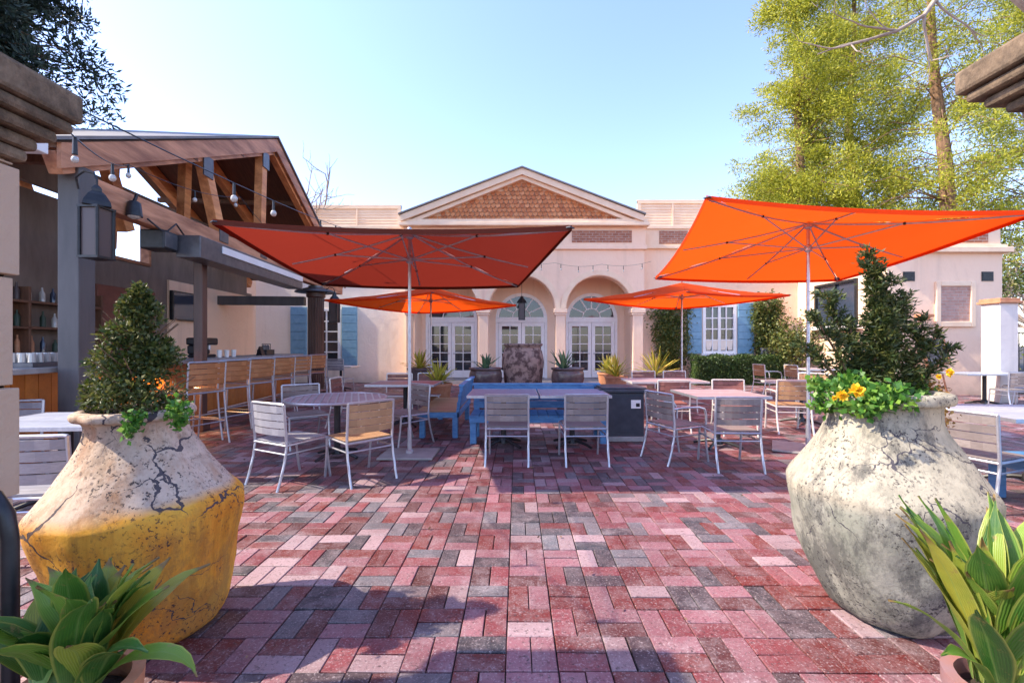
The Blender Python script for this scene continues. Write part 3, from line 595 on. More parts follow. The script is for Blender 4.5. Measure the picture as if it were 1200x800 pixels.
mount_len = .9
lantern('pendant_lantern', 'dark pendant lantern hanging in the middle arch', (CXM, AY+.6, 2.62), 1.25, None, 'chain')
fl = thing('flood_lamp', 'round dark spotlight on the cedar beam beside the big lantern', 'spotlight', uv(.62, -.16, 3.14))
b = MB(); b.lathe([(.05, .1), (.07, .08), (.085, -.06), (.09, -.09)], 20, (0, 0, 0)); b.tube([(0, 0, .1), (0, .04, .2)], .02, 8); b.build('housing', M['black'], fl, smooth=True)
b = MB(); b.ball((0, 0, -.08), .075, 10, .6); b.build('lens', M['bulb'], fl, smooth=True)
# the bar itself
bar = thing('bar_counter', 'long bar with an orange varnished wood front and a grey counter', 'bar', uv(0, .3), PHI)
b = pb(); u = -1.2; 
while u < 6.9: b.box(u+.003, u+.147, .10, .14, .08, 1.10); u += .15
b.build('front', M['barwood'], bar)
b = pb(); b.box(-1.2, 6.9, .14, .55, 0, 1.10); b.build('carcass', M['barwall'], bar)
b = pb(); b.box(-1.3, 7.05, -.12, .66, 1.10, 1.16); b.build('counter', M['concrete'], bar, .008)
b = pb(); b.tube([(-1.2, -.02, .2), (6.9, -.02, .2)], .02, 8); b.build('foot_rail', M['alu'], bar)
ul = thing('bar_lamp', 'glowing warm strip lamp under the near part of the bar counter', 'lamp', uv(1.7, .3, 1.02), PHI)
b = pb(); b.box(-.25, .25, -.02, .03, .04, .07); b.build('housing', M['steel'], ul); b = pb(); b.box(-.24, .24, -.015, .025, .025, .04); b.build('tube', emis('warm lamp tube', (1, .55, .2), 1.5), ul)
ld = bpy.data.lights.new('bar_lamp_light', 'AREA'); ld.shape = 'RECTANGLE'; ld.size = .5; ld.size_y = .05; ld.energy = 7; ld.color = (1, .6, .25); lo = bpy.data.objects.new('bar_lamp_light', ld); C.objects.link(lo); lo.location = uv(1.7, .24, 1.03); lo.rotation_euler = (0, R(20), PHI + R(90))
tvo = thing('television', 'dark flat television on the plaster wall behind the bar', 'television', uv(5.95, VW-.12), PHI)
b = pb(); b.box(-.52, .42, -.03, .05, 1.98, 2.66); b.build('casing', M['black'], tvo, .01); b = pb(); b.box(-.49, .39, -.034, -.031, 2.01, 2.63); b.build('screen', M['screen'], tvo)
for k, (u, lab) in enumerate(((3.55, 'left white cup on the bar near the coffee machine'), (3.8, 'middle white cup on the bar near the coffee machine'), (4.05, 'right white cup on the bar near the coffee machine'))):
    b = MB(); b.lathe([(.035, 0), (.045, .14), (.047, .145)], 14, uv(u, .42, 1.161)); tag(b.build('paper_cup', M['white'], None, smooth=True), lab, 'cup', 'white cups on the bar')
cm = thing('coffee_machine', 'black rounded coffee machine on the bar behind the white cups', 'coffee machine', uv(3.75, .72, 1.161), PHI)
b = pb(); b.box(-.26, .22, -.02, .26, .0, .06); b.box(-.26, .22, .1, .26, .06, .24); b.box(-.28, .24, -.04, .27, .24, .38); b.build('body', M['black'], cm, .04); b = pb(); b.tube([(0, 0, .24), (0, 0, .15)], .03, 8); b.build('spout', M['alu'], cm)
cr = thing('condiment_crate', 'black caddy on the far part of the bar beside a folded menu', 'caddy', uv(5.4, .4, 1.161), PHI)
b = pb(); b.box(-.2, .2, -.1, .12, 0, .13); b.build('tray', M['black'], cr, .01); b = pb()
for q in (-.13, -.03, .08): b.lathe([(.035, .13), (.035, .2), (.012, .24)], 10, (q, 0, 0))
b.build('bottles', M['steel'], cr); b = pb(); b.tube([(-.2, 0, .12), (-.2, 0, .26), (.2, 0, .26), (.2, 0, .12)], .008, 6); b.build('handle', M['black'], cr)
gr = thing('glass_rack', 'rack of upturned glasses on the bar behind the near grey post', 'glasses', uv(.1, .5, 1.161), PHI)
b = pb(); b.box(-.22, .22, -.15, .15, 0, .05); b.build('tray', M['steel'], gr, .004); b = pb()
for i_ in range(5):
    for j_ in range(3): b.lathe([(.036, .055), (.03, .15), (.028, .16)], 10, (-.17+i_*.085, -.1+j_*.1, 0))
b.build('glasses', M['bulb'], gr)
bsh = thing('bottle_shelf', 'wooden back bar shelf loaded with bottles', 'shelf', uv(2.1, VW-.2), PHI); b = pb()
for z in (1.25, 1.65, 2.05): b.box(-1.5, 1.2, -.12, .19, z, z+.04)
for u in (-1.5, -.15, 1.16): b.box(u, u+.04, -.12, .19, 0, 2.3)
b.build('boards', M['soffit'], bsh, .004)
for z in (1.29, 1.69, 2.09):
    for k in range(13):
        b = pb(); hh = random.uniform(.20, .27); rr0 = random.uniform(.032, .042); b.lathe([(rr0, 0), (rr0, hh*.6), (.014, hh*.8), (.013, hh)], 10, (-1.38+k*.2+random.uniform(-.03, .03), .02, z + .001)); b.build('bottle', random.choice([M['l_dark'], M['screen'], M['lampglass'], M['terracotta'], M['bulb']]), bsh, smooth=True)
mn = MB(Matrix.Translation(uv(4.95, .35, 1.161))); mn.prism([(-.07, -.005, 0), (-.062, -.005, 0), (.0, -.005, .19), (.062, -.005, 0), (.07, -.005, 0), (.004, -.005, .205), (-.004, -.005, .205)], (0, .13, 0)); tag(mn.build('menu_tent', M['black']), 'dark folded menu tent standing on the bar', 'menu')
# ------------------------------------------------------------------ seating
def chair_parts(t, slat, metal, arms=False, sc=1.0, seat_z=.44, back_z=.83, w2=.25, stool=False):
    def y_leg(z): return -.24 - .03*max(0, (z - seat_z))/.4 - .10*max(0, (seat_z - z)/seat_z)**1.6
    for s in (-1, 1):
        b = MB(); b.tube([(s*w2, y_leg(z), z) for z in [back_z*k/12 for k in range(13)]], .0135, 8); b.build('rear_leg', metal, t, smooth=True)
        b = MB(); b.tube([(s*w2, .22 + .05*(1-z/seat_z)**1.6, z) for z in [seat_z*k/8 for k in range(9)]], .0135, 8); b.build('front_leg', metal, t, smooth=True)
    b = MB(); yb = y_leg(back_z)
    b.tube([(-w2, yb, back_z-.004), (-w2+.02, yb-.002, back_z), (w2-.02, yb-.002, back_z), (w2, yb, back_z-.004)], .0135, 8)
    for s in (-1, 1): b.tube([(s*w2, -.245, seat_z-.015), (s*w2, .225, seat_z-.008)], .012, 8)
    b.tube([(-w2, .224, seat_z-.008), (w2, .224, seat_z-.008)], .012, 8); b.tube([(-w2, -.245, seat_z-.015), (w2, -.245, seat_z-.015)], .012, 8)
    zr = seat_z*.42 if stool else seat_z - .10
    b.tube([(-w2, y_leg(zr), zr), (w2, y_leg(zr), zr)], .009, 8)
    for s in (-1, 1): b.tube([(s*w2, y_leg(zr), zr), (s*w2, .23, zr)], .009, 8)
    if stool: b.tube([(-w2, .235, zr), (w2, .235, zr)], .011, 8)
    b.build('frame', metal, t, smooth=True)
    b = MB(); n = 7
    for k in range(n):
        y0 = -.235 + k*.066; b.box(-w2+.012, w2-.012, y0, y0+.060, seat_z, seat_z+.014)
    b.build('seat', slat, t, .002)
    b = MB(); n = 4; z0 = back_z - .315; hh = .298/n
    for k in range(n):
        z = z0 + k*hh; ym = y_leg(z + hh/2); m = 6
        for q in range(m):      # curved slats
            xa = -w2+.012 + (2*w2-.024)*q/m; xb = -w2+.012 + (2*w2-.024)*(q+1)/m; ca = .03*(1-(xa/w2)**2); cb = .03*(1-(xb/w2)**2)
            b.prism([(xa, ym-ca, z+.004), (xb, ym-cb, z+.004), (xb, ym-cb-.004, z+hh-.005), (xa, ym-ca-.004, z+hh-.005)], (0, .013, 0))
    b.build('backrest', slat, t)
    if arms:
        for s in (-1, 1):
            b = MB(); ya = y_leg(.66); b.tube([(s*w2, ya, .66), (s*(w2+.02), ya+.12, .675), (s*(w2+.02), .10, .67), (s*(w2+.01), .2, .64), (s*w2, .235, .56), (s*w2, .235, .42)], .0135, 8); b.build('armrest', metal, t, smooth=True)
    if stool:
        pass
def yaw(dx, dy): return math.atan2(-dx, dy)      # facing direction to z rotation
protos = {}
def chair(kind, x, y, face, label, group='slatted patio chairs'):
    rz = yaw(*face)
    if kind not in protos:
        t = thing('patio_chair', label, 'chair', (x, y, 0), rz, group)
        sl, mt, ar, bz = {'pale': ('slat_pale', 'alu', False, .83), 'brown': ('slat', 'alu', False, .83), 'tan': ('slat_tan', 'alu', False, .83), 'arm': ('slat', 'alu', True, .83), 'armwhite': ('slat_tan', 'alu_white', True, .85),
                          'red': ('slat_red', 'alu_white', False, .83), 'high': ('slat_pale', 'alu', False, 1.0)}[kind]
        chair_parts(t, M[sl], M[mt], ar, 1, .44, bz); protos[kind] = t; return t
    return dup(protos[kind], (x, y, 0), rz, label)
chair('pale', -2.36, 4.66, (.46, .88), 'silver slatted chair nearest the left urn, its back towards the camera, at the round table')
chair('tan', -1.69, 4.75, (-.72, .69), 'chair with golden tan backrest slats at the right front of the round table')
chair('brown', -2.98, 6.25, (.6, -.75), 'chair at the far left of the round table facing the camera')
chair('brown', -1.62, 6.35, (-.65, -.75), 'chair at the far right of the round table beside the near parasol pole')
chair('brown', -.11, 5.45, (0.03, 1), 'left of two chairs pushed up to the plank table before the blue bench')
chair('brown', .80, 5.45, (-.04, 1), 'right of two chairs pushed up to the plank table before the blue bench')
chair('brown', 2.47, 5.19, (.04, 1), 'shaded slatted chair seen from behind at the right square table')
chair('arm', 1.97, 5.50, (.93, .37), 'armchair side on at the left of the right square table')
chair('red', 3.45, 7.05, (-.1, -1), 'chair facing the camera behind the right square table')
chair('red', 2.55, 7.4, (.1, 1), 'reddish chair seen from behind between the two right tables', )
chair('armwhite', 4.42, 7.25, (.2, 1), 'sunlit white armchair with a tan back near the right parasol pole')
chair('armwhite', 5.6, 8.4, (-.6, -.8), 'sunlit white armchair across the table from the one by the parasol pole')
chair('armwhite', 7.0, 12.4, (.9, .1), 'far white armchair before the hedge, nearer the window')
chair('armwhite', 7.65, 12.0, (.95, .1), 'far white armchair beside the one before the hedge')
chair('armwhite', 9.1, 12.1, (-.9, .1), 'far white armchair at the right end of the distant table')
chair('red', 2.75, 9.4, (.0, -1), 'chair with a pale loop top beyond the far right table, left one')
chair('red', 3.45, 9.4, (.1, -1), 'chair with a pale loop top beyond the far right table, right one')
chair('pale', -3.18, 3.10, (-.12, 1), 'silver slatted chair behind the left urn at the cool grey table')
chair('pale', -5.15, 4.35, (.35, -1), 'silver chair standing against the orange bar front at the left edge')
chair('brown', 10.6, 9.5, (.2, 1), 'slatted chair at the far table before the white pillar')
chair('brown', 11.6, 10.2, (-.8, .4), 'slatted chair beside the white pillar at the right edge')
chair('brown', 4.15, 4.0, (.85, .3), 'slatted chair at the near right table half hidden by the grey urn')
chair('high', -5.0, 12.6, (.2, 1), 'high backed grey slatted chair below the left shuttered window')
chair('brown', -5.8, 13.0, (.9, .2), 'chair beside the small pale table below the left shuttered window')
chair('red', -2.35, 8.6, (0, -1), 'left red slatted chair beyond the reddish table')
chair('red', -1.75, 8.7, (0, -1), 'right red slatted chair beyond the reddish table')
chair('red', -2.9, 7.75, (1, 0), 'red slatted chair at the left end of the reddish table')
st0 = None
slab = ['nearest the pots, first of the row', 'second of the row from the camera', 'third of the row from the camera', 'fourth of the row from the camera', 'fifth of the row from the camera', 'last and farthest of the row']
for k, u in enumerate((1.16, 1.86, 2.71, 3.61, 4.47, 5.43)):
    p = uv(u, -.55); lab = 'silver bar stool at the orange bar, ' + slab[k]
    if st0 is None:
        st0 = thing('bar_stool', lab, 'bar stool', p, PHI + R(68), 'bar stools along the bar'); chair_parts(st0, M['slat_amber'], M['alu'], False, 1, .76, 1.17, .27, True)
    else: dup(st0, p, PHI + R(68), lab)
def table(name, label, x, y, rz, sx, sy, mat, metal, boards=7, legs='ped', h=.745, cat='table', grp='patio tables'):
    t = thing(name, label, cat, (x, y, 0), rz, grp); b = MB(); bw = (sy-.03)/boards
    for k in range(boards): b.box(-sx/2+.014, sx/2-.014, -sy/2+.015+k*bw+.0025, -sy/2+.015+(k+1)*bw-.0025, h-.022, h)
    b.build('tabletop', mat, t, .002)
    b = MB(); e = .014
    b.box(-sx/2, sx/2, -sy/2, -sy/2+e, h-.034, h+.002); b.box(-sx/2, sx/2, sy/2-e, sy/2, h-.034, h+.002); b.box(-sx/2, -sx/2+e, -sy/2+e, sy/2-e, h-.034, h+.002); b.box(sx/2-e, sx/2, -sy/2+e, sy/2-e, h-.034, h+.002)
    b.box(-.2, .2, -.03, .03, h-.045, h-.0225); b.box(-.03, .03, -.2, .2, h-.047, h-.0235); b.build('rim', metal, t, .002)
    ped(t, h-.046); return t
def ped(t, h):
    b = MB(); b.lathe([(.038, .05), (.038, h)], 16); b.build('pedestal', M['black'], t, smooth=True)
    b = MB()
    for k in range(4):
        a = math.pi/4 + math.pi/2*k; ca, sa = math.cos(a), math.sin(a)
        b.tube([(0, 0, .085), (ca*.12, sa*.12, .075), (ca*.25, sa*.25, .045), (ca*.33, sa*.33, .02)], .026, 8, .018)
    b.lathe([(.07, .04), (.06, .11), (.038, .13)], 14); b.build('foot', M['black'], t, smooth=True)
table('plank_table', 'left half of the washed plank tables before the blue bench', -.19, 6.22, 0, .94, .86, M['plank_violet'], M['alu'])
table('plank_table', 'right half of the washed plank tables before the blue bench, beside the charcoal bin', .77, 6.22, 0, .94, .86, M['plank_violet'], M['alu'])
table('square_table', 'square table with shaded chairs left of the right parasol pole', 2.78, 6.15, R(2), .98, .92, M['plank_table'], M['alu'])
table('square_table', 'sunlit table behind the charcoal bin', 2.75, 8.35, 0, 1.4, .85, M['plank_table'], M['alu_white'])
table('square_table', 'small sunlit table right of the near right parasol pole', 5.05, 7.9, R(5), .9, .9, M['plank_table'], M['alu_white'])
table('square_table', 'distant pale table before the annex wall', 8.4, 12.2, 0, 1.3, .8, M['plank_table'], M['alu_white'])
table('square_table', 'pale table in front of the white pillar', 10.9, 10.35, 0, 1.6, .8, M['plank_blue'], M['alu'])
table('square_table', 'grey plank table behind the grey urn at the right edge', 5.15, 4.45, R(-4), 1.3, 1.05, M['plank_blue'], M['alu'])
table('square_table', 'cool grey plank table behind the ochre urn at the left edge', -4.05, 4.0, R(4), 1.15, .85, M['plank_blue'], M['alu'])
table('square_table', 'reddish slatted table left of the small blue bench', -1.95, 7.75, 0, 1.15, .85, M['table_red'], M['alu'])
table('square_table', 'small pale table below the left shuttered window', -5.4, 13.6, 0, .9, .8, M['white'], M['alu_white'])
rt = thing('round_table', 'round table with a pinkish lattice top among four chairs', 'table', (-2.27, 5.6, 0), R(20), 'patio tables')
b = MB(); r = .60
b.tube([(r*math.cos(2*math.pi*k/40), r*math.sin(2*math.pi*k/40), .735) for k in range(41)], .016, 8); b.build('rim', M['alu'], rt, smooth=True)
b = MB(); 
for k in range(14):
    y = -r + .05 + k*.0846; hw = math.sqrt(max(0, (r-.01)**2 - y*y)) ; b.box(-hw, hw, y-.034, y+.034, .722, .740)
b.build('tabletop', M['plank_table'], rt, .002)
b = MB()
for k in range(13):
    x = -r + .09 + k*.085; hw = math.sqrt(max(0, (r-.02)**2 - x*x)); b.box(x-.010, x+.010, -hw, hw, .7405, .746)
b.build('lattice', M['alu'], rt); ped(rt, .72)
# blue benches
def bench(name, label, x, y, rz, L, seatmat):
    t = thing(name, label, 'bench', (x, y, 0), rz, 'blue painted benches'); t.scale = (1, 1, .9)       # sitter faces -Y local
    for sx in (-L/2+.05, L/2-.05):
        for yy in (-.26, .24):
            b = MB(); b.box(sx-.045, sx+.045, yy-.04, yy+.04, 0, .40); b.build('leg', M['bench_blue'], t, .006)
        b = MB(); b.bar((sx, .27, .38), (sx, .34, .86), .08, .045, (0, 1, 0)); b.build('back_post', M['bench_blue'], t, .005)
    b = MB(); b.box(-L/2, L/2, -.33, -.30, .34, .43); b.box(-L/2, -L/2+.03, -.30, .30, .34, .43); b.box(L/2-.03, L/2, -.30, .30, .34, .43); b.box(-L/2, L/2, .27, .30, .34, .43); b.build('apron', M['bench_blue'], t, .005)
    b = MB(); k = 0; x_ = -L/2
    while x_ < L/2 - .05: b.box(x_+.004, min(x_+.136, L/2), -.35, .27, .431, .455); x_ += .14
    b.build('seat', seatmat, t, .004)
    b = MB()
    for z in (.48, .61, .74): yy = .255 + (z-.38)*.15; b.box(-L/2, L/2, yy, yy+.025, z, z+.12)
    b.box(-L/2-.02, L/2+.02, .30, .38, .865, .90); b.build('backrest', M['bench_blue'], t, .005); return t
bench('blue_bench', 'long blue bench behind the two plank tables', .30, 6.60, 0, 1.95, M['bench_blue'])
bench('blue_bench', 'blue bench with tan seat boards standing side on by the near left parasol', -1.18, 7.55, R(-90), 1.7, M['slat_tan'])
bench('blue_bench', 'blue bench end showing behind the grey urn at the right edge', 4.75, 3.6, R(-90), 1.2, M['bench_blue'])
bin_ = thing('storage_bin', 'charcoal square bin with a wide lid and a small white label', 'bin', (PX(730, 6.55), 6.75, 0)); bin_.scale = (1, 1, .93)
b = MB(); b.box(-.29, .29, -.27, .27, .08, .76); b.box(-.24, .24, -.275, -.2701, .14, .70); b.build('body', M['charcoal'], bin_, .012)
b = MB(); b.box(-.36, .36, -.32, .32, .765, .82); b.box(-.33, .33, -.29, .29, .82, .845); b.build('lid', M['charcoal'], bin_, .015)
b = MB(); b.box(-.32, .32, -.30, .30, 0, .078); b.build('plinth', M['concrete'], bin_, .01)
b = MB(); b.box(.10, .24, -.284, -.2762, .52, .65); b.build('label_plate', M['white'], bin_); b = MB(); b.box(.17, .225, -.2875, -.2845, .545, .60); b.build('emblem', M['black'], bin_)
ch_ = thing('menu_board', 'tilted chalkboard on an easel in front of the annex wall', 'chalkboard', (PX(1101, 11.9), 11.9, 0), R(4))
b = MB(Matrix.Translation((0, 0, .85)) @ Matrix.Rotation(R(-8), 4, 'Y') @ Matrix.Rotation(R(-9), 4, 'X')); b.box(-.30, .30, 0, .02, .04, .70); b.build('slate', M['slate'], ch_)
b = MB(Matrix.Translation((0, 0, .85)) @ Matrix.Rotation(R(-8), 4, 'Y') @ Matrix.Rotation(R(-9), 4, 'X')); b.box(-.35, -.30, -.012, .03, 0, .75); b.box(.30, .35, -.012, .03, 0, .75); b.box(-.30, .30, -.012, .03, 0, .04); b.box(-.30, .30, -.012, .03, .70, .75); b.build('frame', M['timber'], ch_)
b = MB(); b.bar((-.3, .05, 0), (-.05, .1, 1.4), .03, .03); b.bar((.3, .05, 0), (.0, .1, 1.4), .03, .03); b.bar((0, .5, 0), (0, .12, 1.4), .03, .03); b.box(-.28, .28, .02, .08, .80, .84); b.build('easel', M['timber'], ch_)
# ------------------------------------------------------------------ parasols
def parasol(label, base, corners, zh, mat, plate=.42, edge_sag=.07, rz=0):
    x, y = base; t = thing('parasol', label, 'parasol', (x, y, 0), 0, 'orange square parasols')
    ap = Vector((0, 0, zh)); cs = [Vector((c[0]-x, c[1]-y, c[2])) for c in corners]; n = 12
    b = MB()
    for k in range(4):
        A, B = cs[k], cs[(k+1) % 4]; idx = []
        for i in range(n+1):
            s = i/n; row = []
            for j in range(n+1):
                u = j/n; E = A.lerp(B, u); mid = (A+B)/2; inn = (Vector((0, 0, mid.z)) - mid).normalized(); E = E + inn*edge_sag*4*u*(1-u) - Vector((0, 0, .03*4*u*(1-u)))
                p = ap.lerp(E, s); p.z -= .05*math.sin(math.pi*s)*(1 - .35*math.sin(math.pi*u)) + .02*s*4*u*(1-u)
                p.z += .007*noise.noise(p*2.6) + .012*(abs(2*u-1)**3)*s*math.sin(s*21 + k*2)
                row.append(b.pt(p))
            idx.append(row)
        for i in range(n):
            for j in range(n):
                if i == 0: b.f.append([idx[0][0], idx[1][j], idx[1][j+1]])
                else: b.f.append([idx[i][j], idx[i+1][j], idx[i+1][j+1], idx[i][j+1]])
    cv = b.build('canopy', mat, t, smooth=True); hm = MB()
    for k in range(4):
        A, B = cs[k], cs[(k+1) % 4]; e_ = []
        for j in range(13):
            u = j/12; E = A.lerp(B, u); mid = (A+B)/2; inn = (Vector((0, 0, mid.z)) - mid).normalized(); E = E + inn*edge_sag*4*u*(1-u) - Vector((0, 0, .03*4*u*(1-u))); E.z -= .02*4*u*(1-u); e_.append(E)
        for j in range(12): hm.prism([e_[j] + Vector((0, 0, .008)), e_[j+1] + Vector((0, 0, .008)), e_[j+1] - Vector((0, 0, .04)), e_[j] - Vector((0, 0, .04))], (e_[j] - ap).normalized()*.004)
    hm.build('hem', mat, cv)
    for k in range(4):
        c_ = cs[k]; d_ = (ap - c_).normalized(); q_ = MB(); q_.bar(c_ + Vector((0, 0, -.012)) - d_*.01, c_ + d_*.16 + Vector((0, 0, -.03)), .07, .012); q_.build('corner_pocket', M['charcoal'], cv, .003)
    zl = zh - .36
    for k in range(8):
        E = cs[k//2] if k % 2 == 0 else (cs[k//2] + cs[(k//2+1) % 4])/2
        q = .985 if k % 2 == 0 else .93
        pts = []
        for i in range(9):
            s = .02 + (q-.02)*i/8; p = ap.lerp(E, s); p.z -= .05*math.sin(math.pi*s)*(.9 if k % 2 == 0 else .62) + .028 + (0 if k % 2 == 0 else .03*s); pts.append(p)
        r_ = MB(); r_.tube(pts, .011, 6); rb_ = r_.build('rib', M['alu'], t, smooth=True)
        m = pts[4] if k % 2 == 0 else pts[5]; s_ = MB(); s_.tube([(0.03*m.x, .03*m.y, zl), m], .009, 6); s_.build('strut', M['alu'], rb_)
        s_ = MB(); s_.ball(tuple(m), .02, 6); s_.build('joint', M['black'], rb_)
    b = MB(); b.lathe([(.021, 0.02), (.021, zh-.03)], 14); b.build('pole', M['alu'], t, smooth=True)
    b = MB(); b.lathe([(.03, zl-.05), (.05, zl-.03), (.05, zl+.03), (.03, zl+.05)], 14); b.lathe([(.03, zh-.1), (.055, zh-.08), (.055, zh-.03), (.03, zh-.02)], 14); b.build('hub', M['alu'], t)
    b = MB(); b.ball((0, 0, zh+.03), .028, 8); b.build('finial', M['alu'], t, smooth=True)
    b = MB(Matrix.Rotation(rz, 4, 'Z')); b.box(-plate, plate, -plate*.8, plate*.8, .004, .03); b.build('base_plate', M['concrete'], t, .006)
    b = MB(); b.lathe([(.05, .03), (.05, .06), (.03, .08), (.028, .35)], 14); b.build('base_tube', M['alu'], t); return t
def crn(px, py, Y): return (PX(px, Y), Y, PZ(py, Y))
YP = 5.68
parasol('orange parasol with shade painted in, standing over the round table and plank tables', (PX(480, YP), YP),
        [crn(249, 258, 4.02), crn(670, 265, 4.02), crn(607, 334, 7.35), crn(378, 332, 7.35)], 2.86, M['canopy_shaded'], .34, .04)
parasol('bright orange parasol standing behind the grey urn on the right', (PX(947, 5.95), 5.95),
        [crn(828, 230, 4.75), crn(1216, 247, 4.28), crn(982, 327, 7.6), crn(768, 325, 8.05)], 3.06, M['canopy'], .42, .045, R(-30))
Yf = 11.5; xc = PX(505, Yf)
parasol('orange parasol far left in front of the arcade', (xc, Yf), [crn(380, 351, Yf+.1), crn(507, 342, Yf-2.3), crn(605, 357, Yf), crn(490, 366, Yf+2.3)], PZ(336, Yf), M['canopy'], .4, .04)
Yf = 10.8; xc = PX(799, Yf)
parasol('orange parasol far right in front of the hedge', (xc, Yf), [crn(684, 350, Yf), crn(806, 341, Yf-2.2), crn(926, 345, Yf), crn(792, 361, Yf+2.3)], PZ(331, Yf), M['canopy'], .4, .04)
# ------------------------------------------------------------------ urns and plants
def urn(name, label, x, y, prof, mat, lean, soilz, soilr, n=72):
    t = thing(name, label, 'planter', (x, y, 0)); b = MB(); P = []
    for i in range(len(prof)-1):                     # smooth the profile
        p0 = prof[max(i-1, 0)]; p1 = prof[i]; p2 = prof[i+1]; p3 = prof[min(i+2, len(prof)-1)]
        for k in range(5):
            s = k/5; f_ = lambda a, b_, c, d: .5*((2*b_) + (c-a)*s + (2*a-5*b_+4*c-d)*s*s + (3*b_-a-3*c+d)*s**3)
            P.append((f_(p0[0], p1[0], p2[0], p3[0]), f_(p0[1], p1[1], p2[1], p3[1])))
    P.append(prof[-1]); b.lathe(P, n, (0, 0, 0), .013, lean, True, False); b.build('body', mat, t, smooth=True)
    b = MB(); b.lathe([(soilr, soilz-.05), (soilr, soilz), (soilr*.6, soilz+.02), (.01, soilz+.03)], 24, (lean[0]*soilz, lean[1]*soilz, 0)); b.build('soil', M['soil'], t); return t
LX, LY = -1.80, 2.22; rR = .400
lp = [(.21, 0), (.27, .05), (.315, .17), (.368, .34), (.400, .52), (.407, .61), (.400, .655), (.345, .735), (.28, .84), (.222, .94), (.200, 1.0), (.205, 1.045), (.238, 1.06), (.242, 1.085), (.225, 1.10), (.195, 1.095), (.18, 1.04)]
urn('large_urn', 'large cracked urn, white above and ochre yellow below, beside the left gate pier', LX, LY, lp, M['pot_ochre'], (-.09, 0), 1.05, .185)
RX, RY = 1.97, 2.36
rp = [(.21, 0), (.27, .05), (.335, .17), (.395, .34), (.430, .52), (.440, .64), (.436, .69), (.385, .77), (.315, .88), (.252, .99), (.238, 1.06), (.243, 1.11), (.282, 1.125), (.286, 1.165), (.262, 1.175), (.225, 1.165), (.2, 1.1)]
urn('large_urn', 'large grey lichen stained urn overflowing with yellow pansies on the right', RX, RY, rp, M['pot_grey'], (-.03, 0), 1.11, .21)
def cone_pts(n, c, h, r, bumps, taper=.75, fill=.35, seed=1):
    rg = np.random.default_rng(seed); out = []
    cl = []
    for k in range(bumps):
        z = rg.random()**1.15; a = rg.random()*2*np.pi; rad = r*(1-z)**taper*rg.uniform(.3, 1.12); cl.append((c[0]+rad*np.cos(a), c[1]+rad*np.sin(a), c[2]+z*h))
    cl = np.array(cl); i = rg.integers(0, bumps, n); zf = (cl[i, 2]-c[2])/h; s = (r*.34*(1.0 - .6*zf))[:, None]
    d = rg.normal(size=(n, 3)); d /= np.linalg.norm(d, axis=1)[:, None]; rad = rg.random(n)[:, None]**.4
    p = cl[i] + d*rad*s; return p, d
# shrub in the left urn
sh = thing('potted_shrub', 'dense dark conical shrub growing in the ochre urn', 'shrub', (LX-.09, LY, 1.05))
p1, d1 = cone_pts(8000, (0, 0, .06), .58, .215, 75, .75, seed=3); p2, d2 = cone_pts(2200, (-.13, .0, .06), .22, .12, 36, .6, seed=4); p3, d3 = cone_pts(1700, (.10, -.02, .06), .30, .10, 26, .6, seed=9)
leafmesh('foliage', np.vstack([p1, p2, p3]), .025, M['l_box'], sh, .5, .3, np.vstack([d1, d2, d3]), .7)
b = MB(); b.tube([(0, 0, -.05), (.01, 0, .3), (0, 0, .52)], .014, 6, .004)
for k in range(26):
    a = random.random()*6.28; z = random.uniform(.0, .4); L = .24*(1-z); b.tube([(0, 0, z), (math.cos(a)*L*.5, math.sin(a)*L*.5, z+.05), (math.cos(a)*L, math.sin(a)*L, z+.13)], .005, 5, .002)
b.build('stem', M['bark'], sh)
tr_ = thing('trailing_plant', 'light green trailing plant hanging over the rim of the ochre urn', 'plant', (LX+.05, LY-.2, 1.09)); q = []
for (x, y, z, s, n) in ((.03, -.02, .0, .03, 110), (.035, -.05, -.05, .022, 90), (.14, .08, .02, .04, 190), (.155, .08, -.04, .022, 70)): q.append(RNG.normal(size=(n, 3))*s*.6 + np.array((x, y, z)))
leafmesh('foliage', np.vstack(q), .025, M['l_pansy'], tr_, .8)
# shrub in the right urn: several ragged spires
sh = thing('potted_yew', 'ragged dark evergreen with several upright spires growing in the grey urn', 'shrub', (RX-.03, RY+.02, 1.12))
sh.scale = (1.2, 1.1, 1.04); P_ = []; D_ = []; b = MB()
spires = [((.02, .0), (-.03, .02), .74, .10), ((.0, .02), (.06, .03), .62, .11), ((.02, 0), (.10, 0), .52, .12), ((-.04, 0), (-.20, .05), .54, .10), ((-.05, .02), (-.30, -.03), .42, .10), ((-.08, .0), (-.33, 0), .28, .10), ((.1, 0), (.22, .03), .40, .10), ((.12, -.02), (.31, 0), .26, .09), ((0, 0), (.02, -.04), .46, .12), ((.04, 0), (.12, .03), .44, .11), ((-.02, 0), (-.01, 0), .66, .09), ((.05, 0), (.27, .02), .33, .08), ((-.05, 0), (-.12, .02), .40, .09)]
for (a, e, h, rr_) in spires:
    b.tube([(a[0], a[1], -.05), ((a[0]+e[0])/2, (a[1]+e[1])/2, h*.5), (e[0], e[1], h)], .010, 6, .003)
    for s in np.linspace(.12, 1.0, int(14*h/.5)):
        c = np.array([a[0]+(e[0]-a[0])*s, a[1]+(e[1]-a[1])*s, h*s]); 
        for q_ in range(3):
            dr = RNG.normal(size=3); dr[2] = abs(dr[2])*.8+.3; dr /= np.linalg.norm(dr); L = rr_*(1.05-.6*s)*RNG.uniform(.5, 1.35)
            m = 40; tt = RNG.random(m)[:, None]; P_.append(c + dr*L*tt + RNG.normal(size=(m, 3))*.008); D_.append(np.tile(dr, (m, 1)))
leafmesh('foliage', np.vstack(P_), .030, M['l_yew'], sh, .26, 0, np.vstack(D_), .75); b.build('stem', M['bark'], sh)
